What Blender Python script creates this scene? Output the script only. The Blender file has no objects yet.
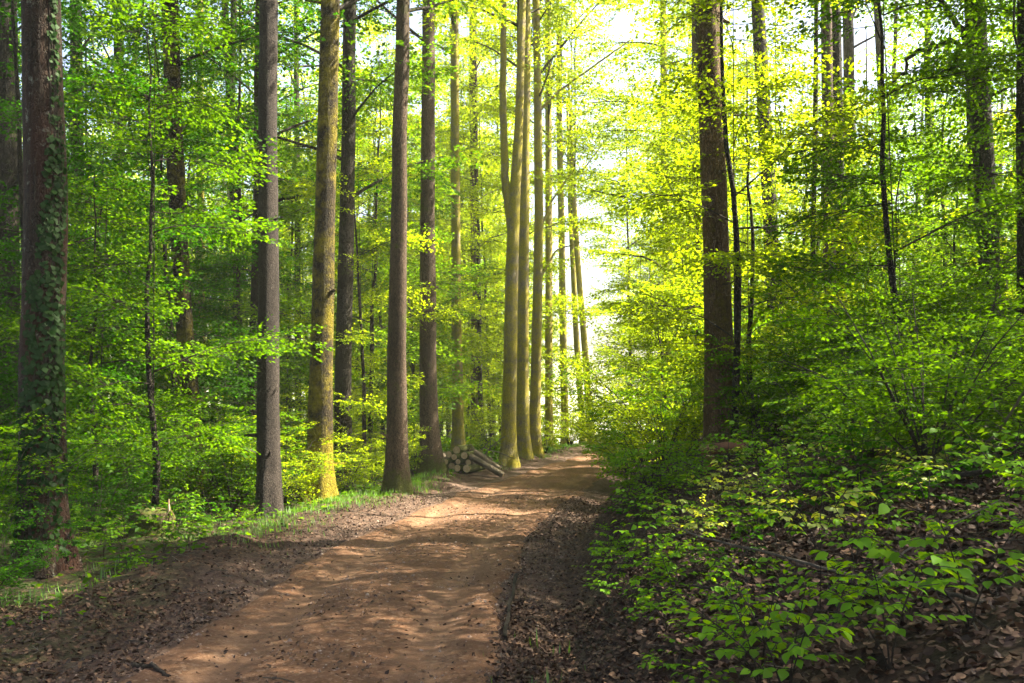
import bpy, math
import numpy as np
from mathutils import Vector, Matrix

R = math.radians
C = bpy.context.scene.collection
RNG = np.random.default_rng(7)
CAM_H, F, CX, HY = 2.0, 1000.0, 512.0, 405.0      # camera height, focal length in px, centre column, horizon row


# ---------------------------------------------------------------- noise and terrain
def _hash(ix, iy, seed):
    n = (ix * 374761393 + iy * 668265263 + seed * 974711) & 0x7fffffff
    n = ((n ^ (n >> 13)) * 1274126177) & 0x7fffffff
    return ((n ^ (n >> 16)) & 0xffff) / 65535.0


def vnoise(x, y, seed=0):
    x = np.asarray(x, float); y = np.asarray(y, float)
    ix = np.floor(x).astype(np.int64); iy = np.floor(y).astype(np.int64)
    fx = x - ix; fy = y - iy
    fx = fx * fx * (3 - 2 * fx); fy = fy * fy * (3 - 2 * fy)
    a = _hash(ix, iy, seed); b = _hash(ix + 1, iy, seed)
    c = _hash(ix, iy + 1, seed); d = _hash(ix + 1, iy + 1, seed)
    return (a * (1 - fx) + b * fx) * (1 - fy) + (c * (1 - fx) + d * fx) * fy - .5


def fbm(x, y, seed=0, oct=3):
    s = 0; a = 1.0
    for k in range(oct):
        s = s + a * vnoise(np.asarray(x) * 2 ** k + 17.3 * k, np.asarray(y) * 2 ** k + 5.1 * k, seed + k)
        a *= .5
    return s


def sstep(a, b, x):
    t = np.clip((np.asarray(x, float) - a) / (b - a), 0, 1)
    return t * t * (3 - 2 * t)


ROAD_Y = np.array([-20, 0, 7, 11, 15, 20, 26.7, 33, 40, 46, 55, 70, 120])
ROAD_X = np.array([-2.0, -1.7, -1.5, -1.4, -1.1, -.35, 1.0, 2.7, 4.6, 6.6, 10.5, 18.5, 50.0])
RW = 1.42


def road_c(y):
    return np.interp(y, ROAD_Y, ROAD_X)


def height(x, y):
    x = np.asarray(x, float); y = np.asarray(y, float)
    t = x - road_c(y)
    # right bank
    toe = 2.15 + .35 * vnoise(y * .35, 0 * y, 11) + .15 * vnoise(y * 1.3, 0 * y, 12)
    s = np.maximum(t - toe, 0)
    fade = 1 - .75 * sstep(34, 52, y)
    bank = (1.55 * (1 - np.exp(-s / 1.55)) + .05 * np.minimum(s, 30)) * fade
    ditch = -.16 * np.exp(-((t - 1.95) / .42) ** 2) * (1 - sstep(30, 45, y))
    # left verge with a low berm, then gently falling woodland floor
    berm = .2 * np.exp(-((t + 2.75 + .4 * vnoise(y * .5, 0 * y, 5)) / .5) ** 2) * (.55 + 1.1 * vnoise(y * .45, 0 * y, 6))
    u = np.maximum(-t - 3.2, 0)
    left = -.012 * np.minimum(u, 40)
    crest = .16 * sstep(24, 42, y)
    open_ = sstep(-14, -2, x)
    drop = -np.minimum(.006 * np.maximum(y - 45, 0) ** 2, .13 * np.maximum(y - 45, 0)) * open_
    drop = np.maximum(drop, -34) * 1.0
    off = sstep(1.3, 2.0, np.abs(t))
    n = .22 * fbm(x * .35, y * .35, 21) * off + .10 * fbm(x * 1.7, y * 1.7, 22) * off + .035 * fbm(x * 6, y * 6, 23, 2) * (.06 + .94 * off)
    # wheel tracks and a slightly raised middle on the road itself
    inside = 1 - off
    ruts = -.05 * (np.exp(-((t - .72) / .26) ** 2) + np.exp(-((t + .72) / .26) ** 2)) * inside
    return bank + ditch + berm + left + crest + drop + n + ruts


def H(x, y):
    return float(height(np.array([x]), np.array([y]))[0])


def w_at(px, D):
    return (px - CX) / F * D


def z_at(py, D):
    return CAM_H - (py - HY) / F * D


def to_px(x, y, z):
    return CX + x / y * F, HY + (CAM_H - z) / y * F


# ---------------------------------------------------------------- mesh building
class MB:
    """collects quads and triangles and links them as one mesh object"""
    def __init__(self):
        self.v = []; self.q = []; self.qm = []; self.n = 0; self.uv = []

    def add(self, v, q, m=0):
        v = np.asarray(v, np.float32).reshape(-1, 3); q = np.asarray(q, np.int32).reshape(-1, 4)
        self.v.append(v); self.q.append(q + self.n); self.qm.append(np.full(len(q), m, np.int32)); self.n += len(v)

    def tube(self, pts, rad, k=6, m=0, cap=True):
        pts = np.asarray(pts, float); rad = np.asarray(rad, float)
        n = len(pts)
        d = np.gradient(pts, axis=0); d /= np.linalg.norm(d, axis=1)[:, None] + 1e-9
        ref = np.array([0, 0, 1.0]) if abs(d[:, 2]).mean() < .8 else np.array([1.0, 0, 0])
        a = np.cross(d, ref); a /= np.linalg.norm(a, axis=1)[:, None] + 1e-9
        b = np.cross(d, a)
        ang = np.arange(k) * 2 * np.pi / k
        ring = a[:, None, :] * np.cos(ang)[None, :, None] + b[:, None, :] * np.sin(ang)[None, :, None]
        if rad.ndim == 1:
            v = pts[:, None, :] + ring * rad[:, None, None]
        else:
            v = pts[:, None, :] + ring * rad[:, :, None]
        i = np.arange(n - 1)[:, None] * k; j = np.arange(k)[None, :]; j2 = (j + 1) % k
        q = np.stack([i + j, i + j2, i + k + j2, i + k + j], -1).reshape(-1, 4)
        self.add(v, q, m)
        if cap:
            base = self.n
            c = np.array([pts[0], pts[-1]])
            vv = np.concatenate([v[0], v[-1], c])
            q1 = [(2 * k, (s + 2) % k if k > 3 else (s + 1) % k, (s + 1) % k, s) for s in range(0, k, 2)] if k % 2 == 0 else []
            q2 = [(2 * k + 1, k + s, k + (s + 1) % k, k + (s + 2) % k) for s in range(0, k, 2)] if k % 2 == 0 else []
            if q1:
                self.add(vv, q1 + q2, m)

    def mesh(self, name, mats, smooth=True):
        me = bpy.data.meshes.new(name)
        v = np.concatenate(self.v); q = np.concatenate(self.q); m = np.concatenate(self.qm)
        me.vertices.add(len(v)); me.vertices.foreach_set('co', v.ravel())
        me.loops.add(len(q) * 4); me.loops.foreach_set('vertex_index', q.ravel())
        me.polygons.add(len(q)); me.polygons.foreach_set('loop_start', np.arange(len(q), dtype=np.int32) * 4)
        me.polygons.foreach_set('material_index', m)
        me.polygons.foreach_set('use_smooth', np.full(len(q), smooth))
        for mt in (mats if isinstance(mats, (list, tuple)) else [mats]):
            me.materials.append(mt)
        me.update(calc_edges=True)
        return me

    def build(self, name, mats, parent=None, smooth=True, loc=None):
        o = bpy.data.objects.new(name, self.mesh(name, mats, smooth))
        C.objects.link(o)
        if parent is not None:
            o.parent = parent
        if loc is not None:
            o.location = loc
        return o


def tag(o, label=None, cat=None, group=None, kind=None):
    if label: o['label'] = label
    if cat: o['category'] = cat
    if group: o['group'] = group
    if kind: o['kind'] = kind
    return o


def empty(name, loc, rz=0.0):
    o = bpy.data.objects.new(name, None); C.objects.link(o)
    o.empty_display_size = .2
    o.location = loc; o.rotation_euler = (0, 0, rz)
    return o


def link(name, me, parent, loc=(0, 0, 0), rz=0.0, sc=1.0):
    o = bpy.data.objects.new(name, me); C.objects.link(o)
    if parent is not None: o.parent = parent
    o.location = loc; o.rotation_euler = (0, 0, rz)
    o.scale = (sc, sc, sc) if not isinstance(sc, tuple) else sc
    return o


# ---------------------------------------------------------------- materials
def mat(name):
    m = bpy.data.materials.new(name); m.use_nodes = True
    nt = m.node_tree; nt.nodes.clear()
    out = nt.nodes.new('ShaderNodeOutputMaterial')
    return m, nt, out


def N(nt, t, **kw):
    n = nt.nodes.new(t)
    for k, v in kw.items():
        if k in n.inputs: n.inputs[k].default_value = v
        else: setattr(n, k, v)
    return n


def noise(nt, vec, scale, detail=4.0, rough=.6):
    n = N(nt, 'ShaderNodeTexNoise'); n.inputs['Scale'].default_value = scale
    n.inputs['Detail'].default_value = detail; n.inputs['Roughness'].default_value = rough
    if vec is not None: nt.links.new(vec, n.inputs['Vector'])
    return n.outputs['Fac']


def ramp(nt, fac, stops):
    r = N(nt, 'ShaderNodeValToRGB')
    el = r.color_ramp.elements
    el[0].position, el[1].position = stops[0][0], stops[-1][0]
    for p, c in stops[1:-1]: el.new(p)
    for e, (p, c) in zip(sorted(el, key=lambda e: e.position), sorted(stops, key=lambda s: s[0])):
        e.color = (*c, 1) if len(c) == 3 else c
    nt.links.new(fac, r.inputs['Fac'])
    return r.outputs['Color']


def mixc(nt, fac, a, b, mode='MIX'):
    m = N(nt, 'ShaderNodeMix', data_type='RGBA', blend_type=mode)
    for s, x in ((0, fac), (6, a), (7, b)):
        if hasattr(x, 'is_linked') or hasattr(x, 'links'): nt.links.new(x, m.inputs[s])
        else: m.inputs[s].default_value = x if s == 0 else (*x, 1)
    return m.outputs[2]


def math_(nt, op, a, b=None, clamp=False):
    m = N(nt, 'ShaderNodeMath', operation=op, use_clamp=clamp)
    for s, x in ((0, a), (1, b)):
        if x is None: continue
        if hasattr(x, 'links'): nt.links.new(x, m.inputs[s])
        else: m.inputs[s].default_value = x
    return m.outputs[0]


def leaf_mat(name, refl, trans, var=.25, tw=.5, gloss=.06):
    """thin leaf: some light bounces off it, some shines through it; every leaf has its own tint"""
    m, nt, out = mat(name)
    geo = N(nt, 'ShaderNodeNewGeometry')
    oi = N(nt, 'ShaderNodeObjectInfo')
    rnd = geo.outputs['Random Per Island']
    def tinted(c):
        lo = tuple(x * (1 - var) for x in c)
        hi = (c[0] * (1 + var * 1.7), c[1] * (1 + var * .8), c[2] * (1 + var * .5))
        a = ramp(nt, rnd, [(0, lo), (.5, c), (1, hi)])
        return mixc(nt, math_(nt, 'MULTIPLY', oi.outputs['Random'], .35), a, (c[0] * 1.25, c[1] * 1.02, c[2] * .8))
    d = N(nt, 'ShaderNodeBsdfDiffuse'); nt.links.new(tinted(refl), d.inputs['Color'])
    t = N(nt, 'ShaderNodeBsdfTranslucent'); nt.links.new(tinted(trans), t.inputs['Color'])
    mx = N(nt, 'ShaderNodeMixShader'); mx.inputs[0].default_value = tw
    nt.links.new(d.outputs[0], mx.inputs[1]); nt.links.new(t.outputs[0], mx.inputs[2])
    if gloss > 0:
        g = N(nt, 'ShaderNodeBsdfGlossy'); g.inputs['Roughness'].default_value = .5
        g.inputs['Color'].default_value = (.9, 1, .85, 1)
        m2 = N(nt, 'ShaderNodeMixShader'); m2.inputs[0].default_value = gloss
        nt.links.new(mx.outputs[0], m2.inputs[1]); nt.links.new(g.outputs[0], m2.inputs[2])
        nt.links.new(m2.outputs[0], out.inputs[0])
    else:
        nt.links.new(mx.outputs[0], out.inputs[0])
    return m


def bark_mat(name, dark, light, moss=0.0, mosscol=(.13, .15, .012), lichen=0.0, scale=1.0, furrow=1.0, red=None, foot=0.0):
    m, nt, out = mat(name)
    tc = N(nt, 'ShaderNodeTexCoord'); v = tc.outputs['Object']
    mp = N(nt, 'ShaderNodeMapping'); mp.inputs['Scale'].default_value = (1, 1, .16)
    nt.links.new(v, mp.inputs[0])
    vo = N(nt, 'ShaderNodeTexVoronoi', feature='DISTANCE_TO_EDGE'); vo.inputs['Scale'].default_value = 26 * scale
    mp2 = N(nt, 'ShaderNodeMapping'); mp2.inputs['Scale'].default_value = (1, 1, .22); nt.links.new(v, mp2.inputs[0])
    dis = N(nt, 'ShaderNodeVectorMath', operation='ADD')
    nz = N(nt, 'ShaderNodeTexNoise'); nz.inputs['Scale'].default_value = 9 * scale; nt.links.new(v, nz.inputs['Vector'])
    sc_ = N(nt, 'ShaderNodeVectorMath', operation='SCALE'); sc_.inputs['Scale'].default_value = .09
    nt.links.new(nz.outputs['Color'], sc_.inputs[0]); nt.links.new(mp2.outputs[0], dis.inputs[0]); nt.links.new(sc_.outputs[0], dis.inputs[1])
    nt.links.new(dis.outputs[0], vo.inputs['Vector'])
    fine = noise(nt, mp.outputs[0], 55 * scale, 5, .7)
    broad = noise(nt, v, 1.7, 3, .6)
    col = ramp(nt, fine, [(.3, dark), (.55, tuple((a + b) / 2 for a, b in zip(dark, light))), (.75, light)])
    crack = ramp(nt, vo.outputs['Distance'], [(0, (0, 0, 0)), (.16, (1, 1, 1))])
    col = mixc(nt, min(1, .8 * furrow), col, crack, 'MULTIPLY')
    col = mixc(nt, math_(nt, 'MULTIPLY', broad, .5), col, tuple(x * .55 for x in light))
    st_ = ramp(nt, noise(nt, mp.outputs[0], 2.6, 4, .6), [(.42, (.42, .42, .42)), (.62, (1, 1, 1))])
    col = mixc(nt, .75, col, st_, 'MULTIPLY')
    if red is not None:
        rf = ramp(nt, noise(nt, mp.outputs[0], 4.0, 3), [(.45, (0, 0, 0)), (.62, (1, 1, 1))])
        col = mixc(nt, rf, col, red)
    if lichen > 0:
        lf = ramp(nt, noise(nt, v, 7, 6, .75), [(.6 - .05 * lichen, (0, 0, 0)), (.68, (1, 1, 1))])
        lm = math_(nt, 'MULTIPLY', lf, lichen)
        col = mixc(nt, lm, col, (.34, .36, .28))
    if moss > 0:
        mf = ramp(nt, noise(nt, v, 2.3, 6, .7), [(.62 - .35 * moss, (0, 0, 0)), (.78 - .3 * moss, (1, 1, 1))])
        mc = ramp(nt, noise(nt, v, 30, 4, .7), [(.3, tuple(x * .45 for x in mosscol)), (.7, mosscol)])
        col = mixc(nt, math_(nt, 'MULTIPLY', mf, .9), col, mc)
    if foot > 0:      # moss growing up from the root flare
        sp = N(nt, 'ShaderNodeSeparateXYZ'); nt.links.new(v, sp.inputs[0])
        zf = math_(nt, 'SUBTRACT', foot, math_(nt, 'MULTIPLY', sp.outputs['Z'], .9))
        ff = ramp(nt, math_(nt, 'ADD', zf, noise(nt, v, 4.5, 6, .75)), [(.75, (0, 0, 0)), (1.0, (1, 1, 1))])
        mc2 = ramp(nt, noise(nt, v, 34, 4, .7), [(.3, tuple(x * .4 for x in mosscol)), (.7, mosscol)])
        col = mixc(nt, math_(nt, 'MULTIPLY', ff, .85), col, mc2)
    hgt = math_(nt, 'ADD', math_(nt, 'MULTIPLY', crack, .6 * furrow), math_(nt, 'MULTIPLY', fine, .7))
    bp = N(nt, 'ShaderNodeBump'); bp.inputs['Strength'].default_value = 1.0; bp.inputs['Distance'].default_value = .06
    nt.links.new(hgt, bp.inputs['Height'])
    b = N(nt, 'ShaderNodeBsdfPrincipled'); b.inputs['Roughness'].default_value = .9
    b.inputs['Specular IOR Level'].default_value = .2
    nt.links.new(col, b.inputs['Base Color']); nt.links.new(bp.outputs[0], b.inputs['Normal'])
    nt.links.new(b.outputs[0], out.inputs[0])
    return m


def plain_mat(name, stops, scale=20, rough=.9, bump=.4, island=False, dist=.01):
    m, nt, out = mat(name)
    tc = N(nt, 'ShaderNodeTexCoord')
    f = noise(nt, tc.outputs['Object'], scale, 5, .65)
    if island:
        g = N(nt, 'ShaderNodeNewGeometry'); fac = g.outputs['Random Per Island']
    else:
        fac = f
    col = ramp(nt, fac, stops)
    b = N(nt, 'ShaderNodeBsdfPrincipled'); b.inputs['Roughness'].default_value = rough
    b.inputs['Specular IOR Level'].default_value = .25
    nt.links.new(col, b.inputs['Base Color'])
    if bump:
        bp = N(nt, 'ShaderNodeBump'); bp.inputs['Strength'].default_value = bump; bp.inputs['Distance'].default_value = dist
        nt.links.new(f, bp.inputs['Height']); nt.links.new(bp.outputs[0], b.inputs['Normal'])
    nt.links.new(b.outputs[0], out.inputs[0])
    return m


M = {}
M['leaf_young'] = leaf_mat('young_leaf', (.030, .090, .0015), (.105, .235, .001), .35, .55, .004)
M['leaf_yellow'] = leaf_mat('yellow_green_leaf', (.100, .175, .003), (.335, .475, .004), .28, .55, .004)  # yellowed and brightened so the leaf colour carries the central glow
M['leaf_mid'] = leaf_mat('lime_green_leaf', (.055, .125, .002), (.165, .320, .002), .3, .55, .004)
M['leaf_deep'] = leaf_mat('deep_green_leaf', (.018, .065, .002), (.045, .175, .001), .3, .45, .004)  # darker leaf copy; shade of the left wood put into its green
M['leaf_seedling'] = leaf_mat('seedling_leaf', (.070, .185, .003), (.160, .320, .002), .4, .45, .008)
M['leaf_lime'] = leaf_mat('lime_leaf', (.16, .22, .02), (.42, .50, .03), .3, .45, .03)  # lighter copy of the seedling leaf, sunlight put into its colour
M['leaf_ivy'] = leaf_mat('ivy_leaf', (.009, .032, .004), (.012, .045, .004), .4, .2, .008)
M['grass'] = leaf_mat('grass_blade', (.060, .150, .010), (.13, .30, .012), .3, .45, .05)
M['litter'] = plain_mat('dead_leaf', [(0, (.012, .006, .004)), (.45, (.040, .019, .010)), (.85, (.075, .038, .019)), (1, (.15, .09, .05))], 30, .75, 0, True)
M['pebble'] = plain_mat('pebble_stone', [(0, (.10, .065, .045)), (.6, (.16, .105, .075)), (1, (.25, .19, .15))], 40, .85, .3, True, .004)
M['twig'] = bark_mat('twig_bark', (.03, .022, .015), (.09, .07, .05), scale=3, furrow=.3)
M['dead_twig'] = bark_mat('dead_twig_bark', (.09, .075, .055), (.27, .23, .18), scale=3, furrow=.3)
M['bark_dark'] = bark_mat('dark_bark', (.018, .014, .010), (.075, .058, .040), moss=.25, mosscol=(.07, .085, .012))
M['bark_red'] = bark_mat('reddish_bark', (.020, .012, .007), (.080, .048, .026), lichen=.5, red=(.045, .019, .011))
M['bark_grey'] = bark_mat('grey_bark', (.030, .023, .019), (.130, .102, .085), scale=1.6, furrow=.8, foot=.25, mosscol=(.10, .10, .03))
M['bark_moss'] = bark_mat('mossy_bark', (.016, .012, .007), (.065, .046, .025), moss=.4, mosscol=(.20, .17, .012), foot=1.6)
M['bark_gold'] = bark_mat('sunlit_mossy_bark', (.03, .02, .010), (.11, .08, .04), moss=.55, mosscol=(.30, .24, .012), foot=1.6)  # copy of the mossy bark, sunlight put into its brighter yellow moss
M['bark_brown'] = bark_mat('brown_bark', (.065, .042, .027), (.26, .178, .115), moss=.15, scale=1.4, foot=.7, mosscol=(.10, .12, .012))
M['bark_warm'] = bark_mat('warm_brown_bark', (.085, .050, .020), (.30, .185, .080), moss=.3, scale=1.2, furrow=.8, mosscol=(.16, .13, .012))
M['bark_pale'] = bark_mat('pale_bark', (.16, .125, .08), (.44, .36, .24), moss=.75, mosscol=(.40, .34, .02), furrow=.5)  # pale tone and heavy yellow moss carry the golden light at the bend
M['bark_log'] = bark_mat('log_bark', (.16, .12, .085), (.46, .37, .27), furrow=.5, scale=2)
M['cut_wood'] = plain_mat('cut_wood', [(.3, (.40, .26, .14)), (.7, (.60, .44, .28))], 14, .8, .2)
M['cut_red'] = plain_mat('weathered_cut_wood', [(.3, (.10, .042, .020)), (.7, (.24, .105, .048))], 9, .8, .3)
M['stump_moss'] = plain_mat('moss_cushion', [(.3, (.020, .026, .004)), (.5, (.045, .055, .006)), (.62, (.06, .035, .014)), (.8, (.08, .07, .012))], 12, .95, .8)


def ground_mat():
    m, nt, out = mat('forest_floor')
    tc = N(nt, 'ShaderNodeTexCoord'); v = tc.outputs['Object']
    at = N(nt, 'ShaderNodeAttribute', attribute_name='gravel')
    ag = N(nt, 'ShaderNodeAttribute', attribute_name='green')
    fine = noise(nt, v, 38, 6, .75); mid = noise(nt, v, 5.5, 5, .65); big = noise(nt, v, .7, 3)
    vo = N(nt, 'ShaderNodeTexVoronoi'); vo.inputs['Scale'].default_value = 17; nt.links.new(v, vo.inputs['Vector'])
    sep = N(nt, 'ShaderNodeSeparateColor'); nt.links.new(vo.outputs['Color'], sep.inputs[0])
    leafc = ramp(nt, sep.outputs[0], [(0, (.010, .005, .004)), (.5, (.030, .015, .009)), (.85, (.062, .033, .019)), (1, (.11, .07, .045))])
    soil = ramp(nt, fine, [(.3, (.009, .005, .004)), (.7, (.048, .028, .018))])
    col = mixc(nt, ramp(nt, mid, [(.4, (0, 0, 0)), (.6, (1, 1, 1))]), leafc, soil)
    grav = ramp(nt, fine, [(.28, (.040, .025, .019)), (.55, (.095, .060, .044)), (.8, (.20, .14, .105))])
    col = mixc(nt, math_(nt, 'MULTIPLY', at.outputs['Fac'], ramp(nt, mid, [(.35, (.35, .35, .35)), (.6, (1, 1, 1))])), col, grav)
    gr = ramp(nt, fine, [(.3, (.012, .030, .004)), (.7, (.055, .105, .012))])
    gm = math_(nt, 'MULTIPLY', ag.outputs['Fac'], ramp(nt, mid, [(.38, (0, 0, 0)), (.62, (1, 1, 1))]))
    col = mixc(nt, gm, col, gr)
    bp = N(nt, 'ShaderNodeBump'); bp.inputs['Strength'].default_value = .9; bp.inputs['Distance'].default_value = .05
    nt.links.new(math_(nt, 'ADD', math_(nt, 'MULTIPLY', fine, .6), math_(nt, 'ADD', mid, math_(nt, 'MULTIPLY', sep.outputs[0], .3))), bp.inputs['Height'])
    b = N(nt, 'ShaderNodeBsdfPrincipled'); b.inputs['Roughness'].default_value = .95; b.inputs['Specular IOR Level'].default_value = .15
    nt.links.new(col, b.inputs['Base Color']); nt.links.new(bp.outputs[0], b.inputs['Normal']); nt.links.new(b.outputs[0], out.inputs[0])
    return m


def road_mat():
    m, nt, out = mat('dirt_track')
    tc = N(nt, 'ShaderNodeTexCoord'); v = tc.outputs['Object']
    at = N(nt, 'ShaderNodeAttribute', attribute_name='across')
    fine = noise(nt, v, 60, 6, .75); mid = noise(nt, v, 7, 5, .65)
    mp = N(nt, 'ShaderNodeMapping'); mp.inputs['Scale'].default_value = (1.6, .25, 1); nt.links.new(v, mp.inputs[0])
    streak = noise(nt, mp.outputs[0], 2.2, 4, .6)
    vo = N(nt, 'ShaderNodeTexVoronoi'); vo.inputs['Scale'].default_value = 42; nt.links.new(v, vo.inputs['Vector'])
    sep = N(nt, 'ShaderNodeSeparateColor'); nt.links.new(vo.outputs['Color'], sep.inputs[0])
    base = ramp(nt, fine, [(.25, (.048, .020, .009)), (.5, (.110, .050, .023)), (.75, (.20, .110, .060))])
    stone = ramp(nt, sep.outputs[0], [(0, (.07, .036, .02)), (.75, (.17, .092, .05)), (1, (.36, .26, .18))])
    col = mixc(nt, .38, base, stone)
    dusty = ramp(nt, at.outputs['Fac'], [(0, (0, 0, 0)), (.45, (0, 0, 0)), (.75, (1, 1, 1)), (1, (1, 1, 1))])
    col = mixc(nt, math_(nt, 'MULTIPLY', ramp(nt, mid, [(.4, (.2, .2, .2)), (.65, (.8, .8, .8))]), dusty), col, (.205, .120, .070))
    col = mixc(nt, ramp(nt, streak, [(.42, (.55, .55, .55)), (.66, (0, 0, 0))]), col, (.060, .030, .017))
    bp = N(nt, 'ShaderNodeBump'); bp.inputs['Strength'].default_value = .8; bp.inputs['Distance'].default_value = .025
    nt.links.new(math_(nt, 'ADD', math_(nt, 'MULTIPLY', fine, .7), math_(nt, 'ADD', mid, math_(nt, 'MULTIPLY', sep.outputs[0], .35))), bp.inputs['Height'])
    b = N(nt, 'ShaderNodeBsdfPrincipled'); b.inputs['Roughness'].default_value = .95; b.inputs['Specular IOR Level'].default_value = .15
    nt.links.new(col, b.inputs['Base Color']); nt.links.new(bp.outputs[0], b.inputs['Normal']); nt.links.new(b.outputs[0], out.inputs[0])
    return m


# ---------------------------------------------------------------- ground and road
def axis(lo, hi, step, far_lo, far_hi, g=1.16):
    a = list(np.arange(lo, hi + 1e-6, step))
    s = step
    while a[-1] < far_hi: s *= g; a.append(a[-1] + s)
    s = step; b = []
    x = lo
    while x > far_lo: s *= g; x -= s; b.append(x)
    return np.array(b[::-1] + a)


def grid_mesh(name, X, Y, Z, m, attrs):
    ny, nx = X.shape
    i = np.arange(ny - 1)[:, None] * nx; j = np.arange(nx - 1)[None, :]
    q = np.stack([i + j, i + j + 1, i + nx + j + 1, i + nx + j], -1).reshape(-1, 4)
    b = MB(); b.add(np.stack([X, Y, Z], -1), q)
    me = b.mesh(name, m)
    for k, a in attrs.items():
        at = me.attributes.new(k, 'FLOAT', 'POINT'); at.data.foreach_set('value', np.asarray(a, np.float32).ravel())
    o = bpy.data.objects.new(name, me); C.objects.link(o)
    return o


xs = axis(-9, 9, .11, -1600, 1600); ys = axis(2.5, 30, .13, -60, 2600, 1.10)
GX, GY = np.meshgrid(xs, ys)
GZ = height(GX, GY)
gt = GX - road_c(GY)
edge_n = .28 * fbm(GX * .9, GY * .9, 31)
gravel = np.clip(1 - sstep(1.55, 2.5, np.abs(gt) + edge_n), 0, 1)
under = 1 - sstep(1.15, 1.4, np.abs(gt))
GZg = GZ - .05 * under
green = sstep(2.6, 4.2, -gt + edge_n) * .8 + sstep(3.0, 7, gt) * .35 + .25 * sstep(34, 60, GY)
green = np.clip(green + .6 * (vnoise(GX * .5, GY * .5, 44)) * (np.abs(gt) > 2), 0, 1)
ground = grid_mesh('ground', GX, GY, GZg, ground_mat(), {'gravel': gravel, 'green': green})
tag(ground, kind='structure')

ry = axis(2.5, 45, .09, -30, 90, 1.08)
rt = np.linspace(-1, 1, 41)
RY, RT = np.meshgrid(ry, rt, indexing='ij')
wob = 1 + .10 * fbm(RY * .8, 3 + 0 * RY, 51) * 1.6 + .05 * fbm(RY * 3.1, 9 + 4 * np.sign(RT), 52)
RX = road_c(RY) + RT * RW * wob
RZ = height(RX, RY) + .012 - .10 * sstep(.90, 1.0, np.abs(RT)) + .012 * fbm(RX * 3.3, RY * 2.2, 53)
RZ = np.where(np.abs(RT) < .9, np.maximum(RZ, height(RX, RY) - .012), RZ)
across = np.exp(-((np.abs(RT) - .52) / .22) ** 2)
road = grid_mesh('road', RX, RY, RZ, road_mat(), {'across': across})
tag(road, kind='structure')


# ---------------------------------------------------------------- foliage
def rotz(a):
    c, s = np.cos(a), np.sin(a); return np.array([[c, -s, 0], [s, c, 0], [0, 0, 1.0]])


def roty(a):
    c, s = np.cos(a), np.sin(a); return np.array([[c, 0, s], [0, 1, 0], [-s, 0, c]])


def rotx(a):
    c, s = np.cos(a), np.sin(a); return np.array([[1, 0, 0], [0, c, -s], [0, s, c]])


def leaves(pos, dirs, nor, size, near=False, width=.33):
    """leaf blades: pos (n,3) base points, dirs along the midrib, nor upward side"""
    n = len(pos)
    dirs = dirs / (np.linalg.norm(dirs, axis=1)[:, None] + 1e-9)
    side = np.cross(nor, dirs); side /= np.linalg.norm(side, axis=1)[:, None] + 1e-9
    up = np.cross(dirs, side)
    L = size[:, None]
    if not near:
        p0 = pos; p2 = pos + dirs * L - up * L * .08
        p1 = pos + dirs * L * .45 + side * L * width + up * L * .06
        p3 = pos + dirs * L * .45 - side * L * width + up * L * .06
        v = np.stack([p0, p1, p2, p3], 1).reshape(-1, 3)
        q = np.arange(n)[:, None] * 4 + np.array([[0, 1, 2, 3]])
        return v, q
    rows = []
    for t, wd, sag in ((0, .04, 0), (.22, .74, .02), (.5, 1.0, .0), (.78, .62, -.05), (1.05, .03, -.16)):
        c = pos + dirs * L * t + up * L * sag
        rows += [c - side * L * width * wd + up * L * .07 * wd, c, c + side * L * width * wd + up * L * .07 * wd]
    v = np.stack(rows, 1).reshape(-1, 3)
    qq = np.array([[r * 3 + k, r * 3 + k + 1, r * 3 + k + 4, r * 3 + k + 3] for r in range(4) for k in (0, 1)])
    q = (np.arange(n)[:, None, None] * 15 + qq[None]).reshape(-1, 4)
    return v, q


def spray_template(rng, leaf=.08, length=1.0, twigs=12, per=7, near=False, curl=.5):
    """a flat beech spray growing along +X; returns leaf verts and quads, and twig polylines"""
    P, D, Nn, S = [], [], [], []
    tw = [np.array([[0, 0, 0], [length * .5, 0, .02], [length, 0, -.05 * length]])]
    def lf(p, d):
        P.append(p); D.append(d + rng.normal(0, .16, 3)); Nn.append(np.array([0, 0, 1.0]) + rng.normal(0, curl, 3)); S.append(leaf * rng.uniform(.65, 1.2))
    for i in range(twigs):
        t = .12 + .88 * (i + rng.uniform(-.3, .3)) / twigs
        sgn = 1 if i % 2 else -1
        tl = length * (.55 * (1 - t) + .14) * rng.uniform(.7, 1.15)
        a = sgn * rng.uniform(.65, 1.0)
        d = np.array([math.cos(a), math.sin(a), rng.uniform(-.12, .08)])
        o = np.array([t * length, 0, .02 - .06 * length * t * t])
        e = o + d * tl + np.array([0, 0, -.06 * tl])
        tw.append(np.array([o, (o + e) / 2 + [0, 0, .02 * tl], e]))
        k = max(2, int(per * tl / (length * .5)))
        for j in range(k):
            u = (j + rng.uniform(.2, .8)) / k
            b = a + (1 if j % 2 else -1) * rng.uniform(.5, .9)
            lf(o + (e - o) * u, np.array([math.cos(b), math.sin(b), rng.uniform(-.25, .05)]))
        lf(e, d)
    for i in range(twigs):
        t = rng.uniform(.1, 1); b = (1 if i % 2 else -1) * rng.uniform(.5, .95)
        lf(np.array([t * length, 0, 0]), np.array([math.cos(b), math.sin(b), rng.uniform(-.2, .05)]))
    v, q = leaves(np.array(P), np.array(D), np.array(Nn), np.array(S), near)
    return v, q, tw


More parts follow.
